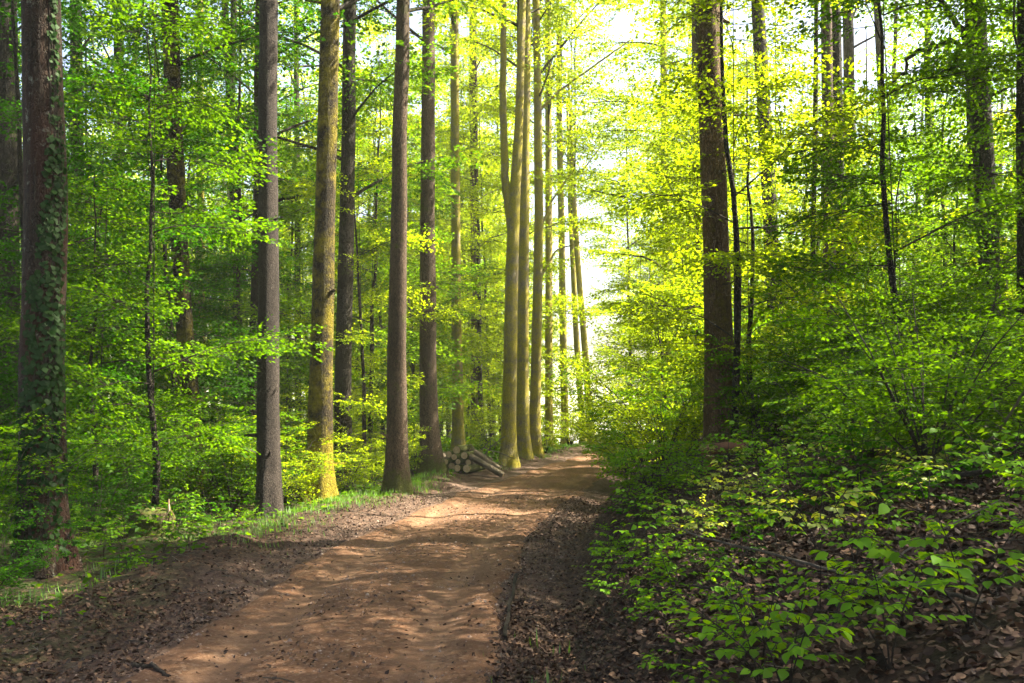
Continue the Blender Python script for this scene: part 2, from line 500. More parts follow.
TR = np.random.default_rng(3)
SPR = [spray_template(TR, .092, 1.0, 10, 5) for _ in range(7)]              # leaves of natural size
SPR_BIG = [spray_template(TR, .108, 1.1, 10, 5) for _ in range(6)]           # for trees far away or overhead
SPR_NEAR = [spray_template(TR, .085, .7, 7, 5, near=True) for _ in range(6)]


class Foliage:
    def __init__(self, templ):
        self.t = templ; self.mb = MB(); self.n = 0

    def spray(self, rng, o, az, pitch, sc, roll=0):
        v, q, tw = self.t[rng.integers(len(self.t))]
        Rm = rotz(az) @ roty(-pitch) @ rotx(roll)
        self.mb.add((v @ Rm.T) * sc + o, q)
        self.n += len(q)
        return [(p @ Rm.T) * sc + o for p in tw]


def branch_path(rng, o, az, L, rise, droop, m=7, wob=.07):
    u = np.linspace(0, 1, m)
    a = az + np.cumsum(rng.normal(0, wob, m))
    d = np.stack([np.cos(a), np.sin(a), 0 * a], 1)
    step = L / (m - 1)
    p = np.zeros((m, 3)); p[1:] = np.cumsum(d[:-1] * step, 0)
    p[:, 2] = L * (rise * u - droop * u * u) + np.cumsum(rng.normal(0, .012 * L, m)) * (u > 0)
    return o + p, a


def make_crown(seed, zlo, zhi, n, length, rise, droop, templ, sprays, ssc, rad, secondary=0, axis_at=None, density=1.0, spray_twigs=False, start=.25, sides=4, irregular=False):
    """limbs (tubes) and crown (leaves) around a vertical axis; length(t) gives the branch length at relative height t"""
    rng = np.random.default_rng(seed)
    lim = MB(); fo = Foliage(templ)
    if axis_at is None:
        lim.tube([(0, 0, zlo - .1), (0, 0, (zlo + zhi) / 2), (0, 0, zhi + .1)], [rad * .8, rad * .6, rad * .3], 6, cap=False)
    ga = rng.uniform(0, 6.28)
    for i in range(n):
        t = (i + rng.uniform(.1, .9)) / n
        z = zlo + (zhi - zlo) * t
        az = ga + i * 2.399 + rng.normal(0, .35)
        L = length(t) * rng.uniform(.7, 1.2)
        o = np.array([0, 0, z]) if axis_at is None else np.array([*axis_at(z), z])
        if irregular: L *= rng.uniform(.45, 1.35)
        p, a = branch_path(rng, o, az, L, rise * (rng.uniform(.1, 2.6) if irregular else rng.uniform(.6, 1.4)), droop, wob=.16 if irregular else .07)
        r0 = rad * (.35 + .65 * L / max(length(.0), length(.5), length(1.)))
        lim.tube(p, np.linspace(r0, r0 * .22, len(p)), sides, cap=False)
        def clothe(p, a, cnt, u0, k):
            for s in range(cnt):
                u = u0 + (1 - u0) * (s + rng.uniform(.2, .9)) / cnt
                f = u * (len(p) - 1); j = min(int(f), len(p) - 2); pt = p[j] + (p[j + 1] - p[j]) * (f - j)
                da = (1 if s % 2 else -1) * rng.uniform(.45, 1.15) if u < .93 else rng.normal(0, .2)
                tw = fo.spray(rng, pt, a[j] + da, rng.normal(.02, .26), ssc * rng.uniform(.7, 1.25) * k, rng.normal(0, .38))
                if spray_twigs:
                    for x in tw[:1]:
                        lim.tube(x, np.linspace(.008, .003, len(x)), 3, cap=False)
        clothe(p, a, max(2, int(sprays * density * L / max(length(.5), .1))), start, 1)
        for s in range(secondary):
            u = .25 + .65 * (s + rng.uniform(0, 1)) / secondary
            f = u * (len(p) - 1); j = min(int(f), len(p) - 2); pt = p[j] + (p[j + 1] - p[j]) * (f - j)
            p2, a2 = branch_path(rng, pt, a[j] + (1 if s % 2 else -1) * rng.uniform(.5, 1.1), L * .45 * (1.25 - u), rise * .7, droop, 5)
            lim.tube(p2, np.linspace(r0 * .4, r0 * .12, len(p2)), 3, cap=False)
            clothe(p2, a2, max(2, int(sprays * .6)), .1, 1)
    return lim, fo


# saplings of the understorey: flat tiers of leaves from knee height to the top
SAP = []
for k, (hh, n, Lm, sp) in enumerate([(6.5, 14, 2.2, 9), (8.5, 18, 2.5, 10), (10.5, 22, 2.8, 10), (5.0, 13, 2.0, 9), (13.5, 27, 3.0, 11), (9.5, 18, 3.1, 11)]):
    lf = lambda t, Lm=Lm: Lm * (.45 + 1.1 * t * (1 - t) * 2) * (1 - .55 * t)
    for col in ('leaf_young', 'leaf_yellow', 'leaf_deep'):
        pass
    lim, fo = make_crown(100 + k, hh * .10, hh * .97, n, lf, .28, .22, SPR, sp * .95, .82, .014, secondary=2, spray_twigs=True, irregular=True)
    SAP.append(dict(h=hh, limbs=lim.mesh('sapling_limbs', M['twig']),
                    crown={c: fo.mb.mesh('sapling_crown', M[c]) for c in ('leaf_young', 'leaf_yellow', 'leaf_deep', 'leaf_mid')}, n=fo.n))

# crowns of the tall trees: high, with a few low sprays on the bare trunk
TALL = []
for k, (zlo, zhi, n, Lm, rise, sp, sec) in enumerate([(8.0, 24, 20, 4.2, .6, 6, 2), (9.5, 25, 18, 3.8, .7, 6, 2), (7.0, 23, 20, 4.4, .5, 6, 2), (10.5, 26, 16, 4.0, .7, 6, 2),
                                              (12.0, 24, 12, 2.6, .9, 5, 1), (5.5, 20, 17, 4.0, .45, 8, 2), (7.0, 23, 18, 3.8, .5, 8, 2), (6.0, 20, 24, 4.2, .4, 10, 3), (6.0, 20, 18, 3.8, .45, 8, 2)]):
    lf = lambda t, Lm=Lm: Lm * (1.05 - .65 * t)
    lim, fo = make_crown(200 + k, zlo, zhi, n, lf, rise, .2, SPR_BIG, sp, 1.1, .055, secondary=sec)
    TALL.append(dict(limbs=lim.mesh('tall_limbs', M['bark_dark']),
                     crown={c: fo.mb.mesh('tall_crown', M[c]) for c in ('leaf_young', 'leaf_yellow', 'leaf_deep', 'leaf_mid')}, n=fo.n))

# bushes: many stems from one base
BUSH = []
for k, (hh, n, Lm) in enumerate([(1.5, 12, 1.1), (2.1, 15, 1.3), (1.2, 10, 1.2), (2.8, 18, 1.5)]):
    rng = np.random.default_rng(300 + k)
    st = MB(); fo = Foliage(SPR_NEAR if hh < 1.6 else SPR)
    for i in range(n):
        az = i * 2.4 + rng.normal(0, .3); L = hh * rng.uniform(.6, 1.1)
        lean = rng.uniform(.25, .95)
        u = np.linspace(0, 1, 6)
        p = np.stack([np.cos(az) * L * lean * u ** 1.2, np.sin(az) * L * lean * u ** 1.2, L * u * (1 - .25 * lean * u)], 1) + rng.normal(0, .02, (6, 3)) * u[:, None]
        st.tube(p, np.linspace(.012, .004, 6), 4, cap=False)
        for s in range(9):
            uu = .22 + .78 * (s + rng.uniform(.1, .9)) / 9; f = uu * 5; j = min(int(f), 4); pt = p[j] + (p[j + 1] - p[j]) * (f - j)
            tw = fo.spray(rng, pt, az + rng.uniform(-1.6, 1.6), rng.normal(.05, .25), rng.uniform(.55, .9) * Lm * .62, rng.normal(0, .25))
            st.tube(tw[0], np.linspace(.005, .002, 3), 3, cap=False)
    BUSH.append(dict(stems=st.mesh('bush_stems', M['twig']), foliage={c: fo.mb.mesh('bush_foliage', M[c]) for c in ('leaf_young', 'leaf_yellow', 'leaf_deep', 'leaf_seedling')}, n=fo.n))

# seedlings of the bank: a thin stem, a few side twigs, broad leaves
SEED = []
for k in range(7):
    rng = np.random.default_rng(400 + k)
    st = MB(); P, D, Nn, S = [], [], [], []
    stems = [2, 3, 1, 2, 3, 4, 2][k]
    for s in range(stems):
        hh = rng.uniform(.3, .75); az = rng.uniform(0, 6.28); lean = rng.uniform(.2, .9)
        u = np.linspace(0, 1, 6)
        p = np.stack([np.cos(az) * hh * lean * u ** 1.4, np.sin(az) * hh * lean * u ** 1.4, hh * u * (1 - .3 * lean * u)], 1)
        st.tube(p, np.linspace(.006, .0025, 6), 4, cap=False)
        for b in range(rng.integers(4, 7)):
            uu = .35 + .65 * (b + rng.uniform(0, 1)) / 6; f = min(uu, .999) * 5; j = int(f); pt = p[j] + (p[j + 1] - p[j]) * (f - j)
            ba = az + (1 if b % 2 else -1) * rng.uniform(.3, 1.5); bl = rng.uniform(.14, .34)
            e = pt + np.array([math.cos(ba), math.sin(ba), rng.uniform(-.1, .35)]) * bl
            st.tube([pt, (pt + e) / 2 + [0, 0, .015], e], [.003, .0025, .0015], 3, cap=False)
            kk = rng.integers(5, 9)
            for l in range(kk):
                w = (l + .6) / kk; la = ba + (1 if l % 2 else -1) * rng.uniform(.4, 1.0) * (1 if l < kk - 1 else .2)
                P.append(pt + (e - pt) * w); D.append([math.cos(la), math.sin(la), rng.uniform(-.55, .1)])
                Nn.append(np.array([0, 0, 1.0]) + rng.normal(0, .3, 3)); S.append(rng.uniform(.04, .08))
    v, q = leaves(np.array(P), np.array(D), np.array(Nn), np.array(S), True, .36)
    fm = MB(); fm.add(v, q)
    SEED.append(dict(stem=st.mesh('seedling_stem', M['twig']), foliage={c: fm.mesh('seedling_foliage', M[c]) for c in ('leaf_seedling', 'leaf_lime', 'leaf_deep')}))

print('leaf quads per model', [s['n'] for s in SAP], [t['n'] for t in TALL], [b['n'] for b in BUSH])

# ---------------------------------------------------------------- registry used to word the labels
THINGS = []          # (object, px, py, D)


def note(o, x, y, z):
    px, py = to_px(x, y, z); THINGS.append((o, px, py, y))
    return o


# ---------------------------------------------------------------- tall trees
RINGS = {}


def trunk_mesh(rng, path, radii, k=18, flare=1.0, rough=.05):
    """path (n,3) local points, radii (n,); buttressed root flare at the foot"""
    n = len(path)
    ang = np.arange(k) * 2 * np.pi / k
    ph = rng.uniform(0, 6.28, 3)
    prof = 1 + .05 * np.sin(2 * ang + ph[0]) + .04 * np.sin(3 * ang + ph[1])
    z = path[:, 2]
    fl = np.exp(-np.maximum(z, 0) / (.22 + radii[0] * .9))
    roots = .5 + .5 * np.sin(ang * 5 + ph[2]) + .3 * np.sin(ang * 3 + ph[1])
    rr = radii[:, None] * (prof[None, :] + fl[:, None] * flare * (.28 + .38 * roots[None, :]))
    rr *= 1 + rough * 2 * np.stack([fbm(np.cos(ang) * 1.4 + 10 * ph[0] + zz * .35, np.sin(ang) * 1.4 + zz * .8, 61, 3) for zz in z])
    b = MB(); b.tube(path, rr, k, cap=False)
    return b


def tall_tree(name, label, pts, D, bark, rng, crown=None, leaf='leaf_young', dz=0.0, flare=1.15, rz=0, cs=1.0, group=None, top=24.0, base_y=None, cat='tree', k=18, forks=(), taper=.35):
    """pts: list of (px, py, width px) along the trunk as the photo shows it, from the foot up"""
    pts = sorted(pts, key=lambda p: -p[1])
    x0 = w_at(pts[0][0], D)
    z0 = H(x0, D) + dz - .12
    P = [(w_at(a, D), z_at(b, D), w / F * D / 2) for a, b, w in pts]
    if P[0][1] > z0 + .05:
        P.insert(0, (P[0][0] - (P[1][0] - P[0][0]) / max(P[1][1] - P[0][1], 1e-3) * (P[0][1] - z0) * .6, z0, P[0][2] * 1.05))
    else:
        P[0] = (P[0][0], z0, P[0][2])
    zt = P[-1][1]
    if zt < top:
        sl = (P[-1][0] - P[-2][0]) / max(P[-1][1] - P[-2][1], .1)
        r1 = P[-1][2]
        for f in (.35, .7, 1.0):
            P.append((P[-1][0] + sl * .6 * (top - zt) * .35, zt + (top - zt) * f, r1 * (1 - (1 - taper) * f)))
    P = np.array(P)
    zz = np.concatenate([np.linspace(z0, z0 + 1.2, 9), np.arange(z0 + 1.6, P[-1, 1], .55), [P[-1, 1]]])
    # smooth interpolation of the hand-read path
    xx = np.interp(zz, P[:, 1], P[:, 0]); rr = np.interp(zz, P[:, 1], P[:, 2])
    ker = np.array([1, 2, 3, 2, 1.]) / 9
    xs_ = np.convolve(np.pad(xx, 2, 'edge'), ker, 'valid'); rs_ = np.convolve(np.pad(rr, 2, 'edge'), ker, 'valid')
    xs_ = xs_ + (.035 if D < 28 else .02) * fbm(zz * .33 + D * 3.1, 0 * zz + x0, 71, 2); xs_[0] = xx[0]
    yy = D + np.cumsum(rng.normal(0, .02, len(zz))) * .6
    root = empty(name, (x0, D, z0 + .12))
    path = np.stack([xs_ - x0, yy - D, zz - z0 - .12], 1)
    tb = trunk_mesh(rng, path, rs_, k, flare)
    RINGS[label] = len(zz)
    for f in forks:      # (px, py) polylines of big side limbs with widths
        fp = np.array([(w_at(a, D) - x0, rng.normal(0, .1) if i else 0.0, z_at(b, D) - z0 - .12) for i, (a, b, w) in enumerate(f)])
        fr = np.array([w / F * D / 2 for a, b, w in f])
        u = np.linspace(0, len(f) - 1, 6 * len(f))
        fpp = np.stack([np.interp(u, np.arange(len(f)), fp[:, c]) for c in range(3)], 1)
        fpp[1:-1] += rng.normal(0, .03 if D < 20 else .008, fpp[1:-1].shape)
        lb = MB(); lb.tube(fpp, np.interp(u, np.arange(len(f)), fr), 8, cap=False)
        lb.build('limb', M[bark], root)
    if D < 30:        # dead stubs and short snags where branches have broken off
        for _ in range(int(rng.integers(3, 8))):
            zi = int(rng.integers(len(zz) // 8, max(len(zz) // 8 + 2, int(len(zz) * .6)))); az = rng.uniform(0, 6.28); ln = rs_[zi] + rng.uniform(.04, .35)
            d = np.array([math.cos(az), math.sin(az), rng.uniform(-.1, .5)])
            rb = rs_[zi] * rng.uniform(.10, .2)
            tb.tube([path[zi], path[zi] + d * rs_[zi] * .9, path[zi] + d * ln], [rb * 1.4, rb * 1.2, rb * .6], 6)
    tb.build('trunk', M[bark], root)
    if crown is not None:
        cm = TALL[crown]
        iz = np.searchsorted(zz, z0 + 10); iz = min(iz, len(zz) - 1)
        ox = xs_[iz] - x0
        link('limbs', cm['limbs'], root, (ox, 0, 0), rz, cs)
        link('crown', cm['crown'][leaf], root, (ox, 0, 0), rz, cs)
    tag(root, label, cat, group)
    note(root, x0, D, 0.5 * (z0 + 4))
    return root


rngT = np.random.default_rng(21)
A = 'trees lining the left of the track'
B = 'slim trees deep in the wood left of the track'
G3 = 'trees on the bank right of the track'
TREES = [
 # name, label, pts, D, bark, crown, leaf, extras
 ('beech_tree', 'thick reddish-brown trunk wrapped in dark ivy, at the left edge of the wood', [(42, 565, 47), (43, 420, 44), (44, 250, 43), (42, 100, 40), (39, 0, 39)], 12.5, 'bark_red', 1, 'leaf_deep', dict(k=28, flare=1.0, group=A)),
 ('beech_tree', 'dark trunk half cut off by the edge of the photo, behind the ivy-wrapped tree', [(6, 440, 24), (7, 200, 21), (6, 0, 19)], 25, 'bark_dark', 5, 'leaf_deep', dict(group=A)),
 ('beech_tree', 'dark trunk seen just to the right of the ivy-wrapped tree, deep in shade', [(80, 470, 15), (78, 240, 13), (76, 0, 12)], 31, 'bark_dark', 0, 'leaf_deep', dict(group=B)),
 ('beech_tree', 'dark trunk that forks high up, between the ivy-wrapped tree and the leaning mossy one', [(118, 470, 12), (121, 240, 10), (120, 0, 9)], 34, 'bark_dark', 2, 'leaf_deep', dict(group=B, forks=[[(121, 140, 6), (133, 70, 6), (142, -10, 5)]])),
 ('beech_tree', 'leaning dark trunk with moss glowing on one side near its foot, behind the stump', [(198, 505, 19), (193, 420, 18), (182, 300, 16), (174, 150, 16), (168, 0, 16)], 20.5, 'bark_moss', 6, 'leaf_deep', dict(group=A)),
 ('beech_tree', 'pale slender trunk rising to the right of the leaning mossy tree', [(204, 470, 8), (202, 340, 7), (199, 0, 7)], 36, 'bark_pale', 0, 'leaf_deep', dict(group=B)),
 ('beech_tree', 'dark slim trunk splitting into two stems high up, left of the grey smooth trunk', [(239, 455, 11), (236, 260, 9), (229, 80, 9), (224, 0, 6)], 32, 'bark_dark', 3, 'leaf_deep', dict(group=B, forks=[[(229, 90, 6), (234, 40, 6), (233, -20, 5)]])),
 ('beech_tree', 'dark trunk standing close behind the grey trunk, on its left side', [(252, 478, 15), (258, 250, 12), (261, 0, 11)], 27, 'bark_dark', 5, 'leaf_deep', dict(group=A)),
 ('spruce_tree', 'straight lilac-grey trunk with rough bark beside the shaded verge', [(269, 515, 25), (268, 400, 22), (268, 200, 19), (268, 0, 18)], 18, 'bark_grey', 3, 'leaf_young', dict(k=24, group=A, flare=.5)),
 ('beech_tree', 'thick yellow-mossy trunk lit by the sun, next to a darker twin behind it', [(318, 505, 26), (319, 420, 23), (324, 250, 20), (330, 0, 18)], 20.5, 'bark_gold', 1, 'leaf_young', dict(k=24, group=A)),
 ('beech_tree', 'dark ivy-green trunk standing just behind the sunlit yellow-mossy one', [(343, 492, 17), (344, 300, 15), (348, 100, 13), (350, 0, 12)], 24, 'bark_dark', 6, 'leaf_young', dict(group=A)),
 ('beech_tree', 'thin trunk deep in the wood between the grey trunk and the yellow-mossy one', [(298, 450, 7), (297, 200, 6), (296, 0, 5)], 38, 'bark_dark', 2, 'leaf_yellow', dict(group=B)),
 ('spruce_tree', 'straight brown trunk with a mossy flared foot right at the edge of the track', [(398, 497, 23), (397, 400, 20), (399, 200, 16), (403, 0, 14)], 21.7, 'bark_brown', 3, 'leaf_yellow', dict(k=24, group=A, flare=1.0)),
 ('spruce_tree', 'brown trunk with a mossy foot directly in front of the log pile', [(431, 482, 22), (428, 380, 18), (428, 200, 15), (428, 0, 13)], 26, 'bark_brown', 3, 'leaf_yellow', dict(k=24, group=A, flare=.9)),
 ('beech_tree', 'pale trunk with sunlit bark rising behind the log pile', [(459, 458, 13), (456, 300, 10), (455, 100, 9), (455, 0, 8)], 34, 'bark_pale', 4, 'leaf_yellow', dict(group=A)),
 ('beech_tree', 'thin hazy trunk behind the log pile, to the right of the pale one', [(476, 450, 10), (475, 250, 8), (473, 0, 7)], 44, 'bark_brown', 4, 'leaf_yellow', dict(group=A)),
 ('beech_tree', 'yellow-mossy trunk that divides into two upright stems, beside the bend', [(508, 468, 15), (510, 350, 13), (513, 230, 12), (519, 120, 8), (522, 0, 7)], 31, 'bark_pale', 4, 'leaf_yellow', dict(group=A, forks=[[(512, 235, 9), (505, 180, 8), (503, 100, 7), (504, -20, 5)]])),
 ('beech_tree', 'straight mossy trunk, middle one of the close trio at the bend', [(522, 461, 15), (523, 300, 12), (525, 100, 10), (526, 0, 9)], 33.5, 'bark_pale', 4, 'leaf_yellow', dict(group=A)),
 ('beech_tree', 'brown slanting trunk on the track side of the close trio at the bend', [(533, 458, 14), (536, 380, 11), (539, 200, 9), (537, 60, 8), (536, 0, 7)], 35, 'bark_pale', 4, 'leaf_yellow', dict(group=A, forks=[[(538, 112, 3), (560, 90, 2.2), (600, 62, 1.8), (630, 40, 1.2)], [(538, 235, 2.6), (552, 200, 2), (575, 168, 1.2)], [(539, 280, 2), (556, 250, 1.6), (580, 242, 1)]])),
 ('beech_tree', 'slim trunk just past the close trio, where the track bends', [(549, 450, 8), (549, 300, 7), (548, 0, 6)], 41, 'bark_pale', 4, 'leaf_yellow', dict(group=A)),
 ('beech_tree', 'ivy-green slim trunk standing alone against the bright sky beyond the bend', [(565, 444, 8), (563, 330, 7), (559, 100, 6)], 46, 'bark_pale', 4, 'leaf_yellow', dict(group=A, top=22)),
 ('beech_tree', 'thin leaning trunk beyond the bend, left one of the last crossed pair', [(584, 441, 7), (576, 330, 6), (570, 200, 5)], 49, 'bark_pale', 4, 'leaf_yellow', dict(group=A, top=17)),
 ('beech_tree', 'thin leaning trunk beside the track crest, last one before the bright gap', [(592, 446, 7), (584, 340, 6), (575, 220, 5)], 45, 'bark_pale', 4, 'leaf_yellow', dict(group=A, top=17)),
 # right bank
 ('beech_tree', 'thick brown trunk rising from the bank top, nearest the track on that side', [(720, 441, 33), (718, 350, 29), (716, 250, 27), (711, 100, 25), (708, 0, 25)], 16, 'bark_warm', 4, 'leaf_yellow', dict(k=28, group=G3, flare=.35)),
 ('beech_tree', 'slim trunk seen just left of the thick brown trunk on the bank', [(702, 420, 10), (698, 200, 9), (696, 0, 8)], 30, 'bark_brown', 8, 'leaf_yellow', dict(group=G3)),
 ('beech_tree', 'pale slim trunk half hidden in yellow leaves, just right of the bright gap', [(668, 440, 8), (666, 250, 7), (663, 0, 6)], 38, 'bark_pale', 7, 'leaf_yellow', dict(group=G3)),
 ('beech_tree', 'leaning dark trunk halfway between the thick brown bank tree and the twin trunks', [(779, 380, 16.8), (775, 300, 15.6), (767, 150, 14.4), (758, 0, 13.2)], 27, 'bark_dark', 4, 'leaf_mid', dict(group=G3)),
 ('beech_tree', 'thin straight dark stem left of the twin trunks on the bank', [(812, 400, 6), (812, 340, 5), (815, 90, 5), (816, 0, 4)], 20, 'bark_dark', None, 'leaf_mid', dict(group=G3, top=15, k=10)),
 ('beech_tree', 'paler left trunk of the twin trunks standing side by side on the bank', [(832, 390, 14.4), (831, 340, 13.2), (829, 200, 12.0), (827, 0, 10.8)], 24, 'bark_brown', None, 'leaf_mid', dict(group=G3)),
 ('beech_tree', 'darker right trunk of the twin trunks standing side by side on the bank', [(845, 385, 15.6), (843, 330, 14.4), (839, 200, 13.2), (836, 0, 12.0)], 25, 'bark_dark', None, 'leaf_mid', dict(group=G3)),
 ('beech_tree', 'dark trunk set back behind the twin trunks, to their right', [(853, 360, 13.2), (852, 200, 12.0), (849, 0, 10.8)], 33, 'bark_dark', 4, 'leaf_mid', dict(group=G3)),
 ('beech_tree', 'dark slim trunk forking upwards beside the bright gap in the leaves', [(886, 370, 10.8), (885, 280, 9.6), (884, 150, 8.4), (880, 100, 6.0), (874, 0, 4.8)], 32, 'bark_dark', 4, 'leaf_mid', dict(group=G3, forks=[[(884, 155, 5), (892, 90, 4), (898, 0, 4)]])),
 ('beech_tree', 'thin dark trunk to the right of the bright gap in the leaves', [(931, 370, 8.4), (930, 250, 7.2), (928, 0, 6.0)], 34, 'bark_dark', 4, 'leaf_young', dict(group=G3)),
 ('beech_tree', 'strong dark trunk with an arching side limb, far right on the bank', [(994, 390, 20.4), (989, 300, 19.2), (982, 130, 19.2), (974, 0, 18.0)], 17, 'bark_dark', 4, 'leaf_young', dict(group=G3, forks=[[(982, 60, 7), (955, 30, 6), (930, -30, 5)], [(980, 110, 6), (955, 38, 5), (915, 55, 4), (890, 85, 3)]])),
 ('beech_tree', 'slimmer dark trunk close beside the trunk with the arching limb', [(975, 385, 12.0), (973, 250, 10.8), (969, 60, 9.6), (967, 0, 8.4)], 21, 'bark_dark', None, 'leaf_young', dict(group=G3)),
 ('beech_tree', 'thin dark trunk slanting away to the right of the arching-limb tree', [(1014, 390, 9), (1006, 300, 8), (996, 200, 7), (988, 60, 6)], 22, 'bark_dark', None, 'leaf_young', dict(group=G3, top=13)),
 ('beech_tree', 'dark trunk at the very right edge of the photo', [(1029, 400, 24), (1028, 150, 21), (1026, 0, 19)], 14, 'bark_dark', 7, 'leaf_young', dict(group=G3)),  # set close with a dense crown to throw shade on the left verge
]
for i, (nm, lb, pts, D, bk, cr, lf, ex) in enumerate(TREES):
    tall_tree(nm, lb, pts, D, bk, rngT, cr, lf, rz=float(rngT.uniform(0, 6.28)), cs=float(rngT.uniform(.9, 1.08)), **ex)

# trees added for their shade beside the photographer's right shoulder, whose crowns reach into the top of the view and shade the near track
for i, (x, y, cs, lb) in enumerate([(8.6, 9.6, 1.0, 'dense tree added for shade just outside the view, nearest its right edge'),
                                    (12.0, 8.0, 1.1, 'dense tree added for shade outside the view, farther up the bank')]):
    tall_tree('beech_tree', lb, [(CX + x / y * F, 430, 420 / y), (CX + x / y * F, 0, 330 / y)], y, 'bark_dark', rngT, 7, 'leaf_young', rz=i * 1.7, cs=cs, group=G3)

# ---------------------------------------------------------------- understorey
DIRW = {'l': 'left of', 'r': 'right of'}


def sapling(px, D, var, leaf, label, group, sc=1.0, rz=None, rng=RNG, thick=1.0, lean=0.0):
    s = SAP[var]
    x = w_at(px, D); z = H(x, D)
    root = empty('young_beech', (x, D, z), float(rng.uniform(0, 6.28)) if rz is None else rz)
    root.rotation_euler = (float(rng.normal(0, .03)), lean + float(rng.normal(0, .03)), root.rotation_euler[2])
    key = ('t', var, thick)
    if key not in s:
        r = np.random.default_rng(900 + var)
        zz = np.linspace(-.15, s['h'], 16)
        p = np.stack([np.cumsum(r.normal(0, .035, 16)), np.cumsum(r.normal(0, .035, 16)), zz], 1); p[:, :2] -= p[0, :2]
        b = MB(); b.tube(p, np.linspace(.035 + .0032 * s['h'], .006, 16) * thick, 8, cap=False)
        s[key] = b.mesh('sapling_trunk', M['bark_dark'])
    link('trunk', s[key], root, sc=sc)
    link('limbs', s['limbs'], root, sc=sc)
    link('crown', s['crown'][leaf], root, sc=sc)
    tag(root, label, 'tree', group)
    note(root, x, D, z + 1.5)
    return root


GS = 'young beeches of the understorey'
HAND = [
 # px, D, variant, leaf, scale, label
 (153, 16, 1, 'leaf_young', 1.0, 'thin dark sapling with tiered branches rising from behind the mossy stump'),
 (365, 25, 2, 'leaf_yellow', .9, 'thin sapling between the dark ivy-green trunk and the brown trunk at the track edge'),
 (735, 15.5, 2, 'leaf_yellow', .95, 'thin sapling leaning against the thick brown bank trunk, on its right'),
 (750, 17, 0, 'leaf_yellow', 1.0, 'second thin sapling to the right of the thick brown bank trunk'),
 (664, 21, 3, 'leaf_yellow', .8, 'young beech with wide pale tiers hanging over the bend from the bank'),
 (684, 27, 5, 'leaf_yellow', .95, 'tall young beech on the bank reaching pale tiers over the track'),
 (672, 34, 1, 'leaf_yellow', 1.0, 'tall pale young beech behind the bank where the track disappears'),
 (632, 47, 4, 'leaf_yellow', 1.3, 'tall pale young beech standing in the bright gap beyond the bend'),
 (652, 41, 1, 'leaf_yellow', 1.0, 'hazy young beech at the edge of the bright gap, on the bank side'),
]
for (px, D, v, lf, sc, lb) in HAND:
    sapling(px, D, v, lf, lb, GS, sc)

AUTO = []      # objects whose label is worded from what stands beside them
rs = np.random.default_rng(55)
spots = []


def ok(x, y, r):
    return all((x - a) ** 2 + (y - b) ** 2 > r * r for a, b in spots)


def scatter(n, pxr, Dr, variants, leafs, scr, sep, dmin=None, tries=4000):
    c = 0
    for _ in range(tries):
        if c >= n: break
        px = rs.uniform(*pxr); D = math.sqrt(rs.uniform(Dr[0] ** 2, Dr[1] ** 2))
        if dmin is not None and D < dmin(px): continue
        x = w_at(px, D); t = x - float(road_c(D))
        if abs(t) < 3.4 and D < 70: continue
        if not ok(x, D, sep): continue
        spots.append((x, D))
        AUTO.append(sapling(px, D, int(rs.choice(variants)), str(rs.choice(leafs)), None, GS, float(rs.uniform(*scr)), rng=rs))
        c += 1
    return c


# left wood: shade put into deeper greens near the edge, glow into yellows towards the bend
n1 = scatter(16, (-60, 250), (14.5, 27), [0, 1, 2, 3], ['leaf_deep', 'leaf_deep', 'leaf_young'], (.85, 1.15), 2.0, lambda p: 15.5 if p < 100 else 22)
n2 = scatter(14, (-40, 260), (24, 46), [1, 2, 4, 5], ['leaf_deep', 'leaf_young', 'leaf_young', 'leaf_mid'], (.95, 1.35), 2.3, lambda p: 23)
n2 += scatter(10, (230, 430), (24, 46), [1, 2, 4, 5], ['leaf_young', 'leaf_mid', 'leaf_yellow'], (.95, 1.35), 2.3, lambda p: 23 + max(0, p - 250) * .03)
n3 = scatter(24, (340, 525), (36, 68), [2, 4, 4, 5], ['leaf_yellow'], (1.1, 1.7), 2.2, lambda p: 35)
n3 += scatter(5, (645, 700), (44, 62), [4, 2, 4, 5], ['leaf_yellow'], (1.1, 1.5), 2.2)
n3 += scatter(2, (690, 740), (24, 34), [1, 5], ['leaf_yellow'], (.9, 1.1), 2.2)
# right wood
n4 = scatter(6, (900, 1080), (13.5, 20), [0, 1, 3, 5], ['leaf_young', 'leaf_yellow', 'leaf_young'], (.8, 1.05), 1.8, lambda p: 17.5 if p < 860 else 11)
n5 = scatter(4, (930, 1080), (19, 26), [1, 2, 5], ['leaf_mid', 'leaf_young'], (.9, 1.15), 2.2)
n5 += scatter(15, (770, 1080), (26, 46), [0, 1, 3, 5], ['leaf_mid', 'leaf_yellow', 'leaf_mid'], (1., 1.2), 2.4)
print('saplings', n1, n2, n3, n4, n5)


# ---------------------------------------------------------------- bushes
def bush(px, D, var, leaf, sc, label=None, group='bushes under the trees', y=None):
    s = BUSH[var]; x = w_at(px, D); z = H(x, D)
    root = empty('bush', (x, D, z - .03), float(rs.uniform(0, 6.28)))
    link('stems', s['stems'], root, sc=sc); link('foliage', s['foliage'][leaf], root, sc=sc)
    tag(root, label, 'bush', group)
    note(root, x, D, z + .6)
    if label is None: AUTO.append(root)
    return root


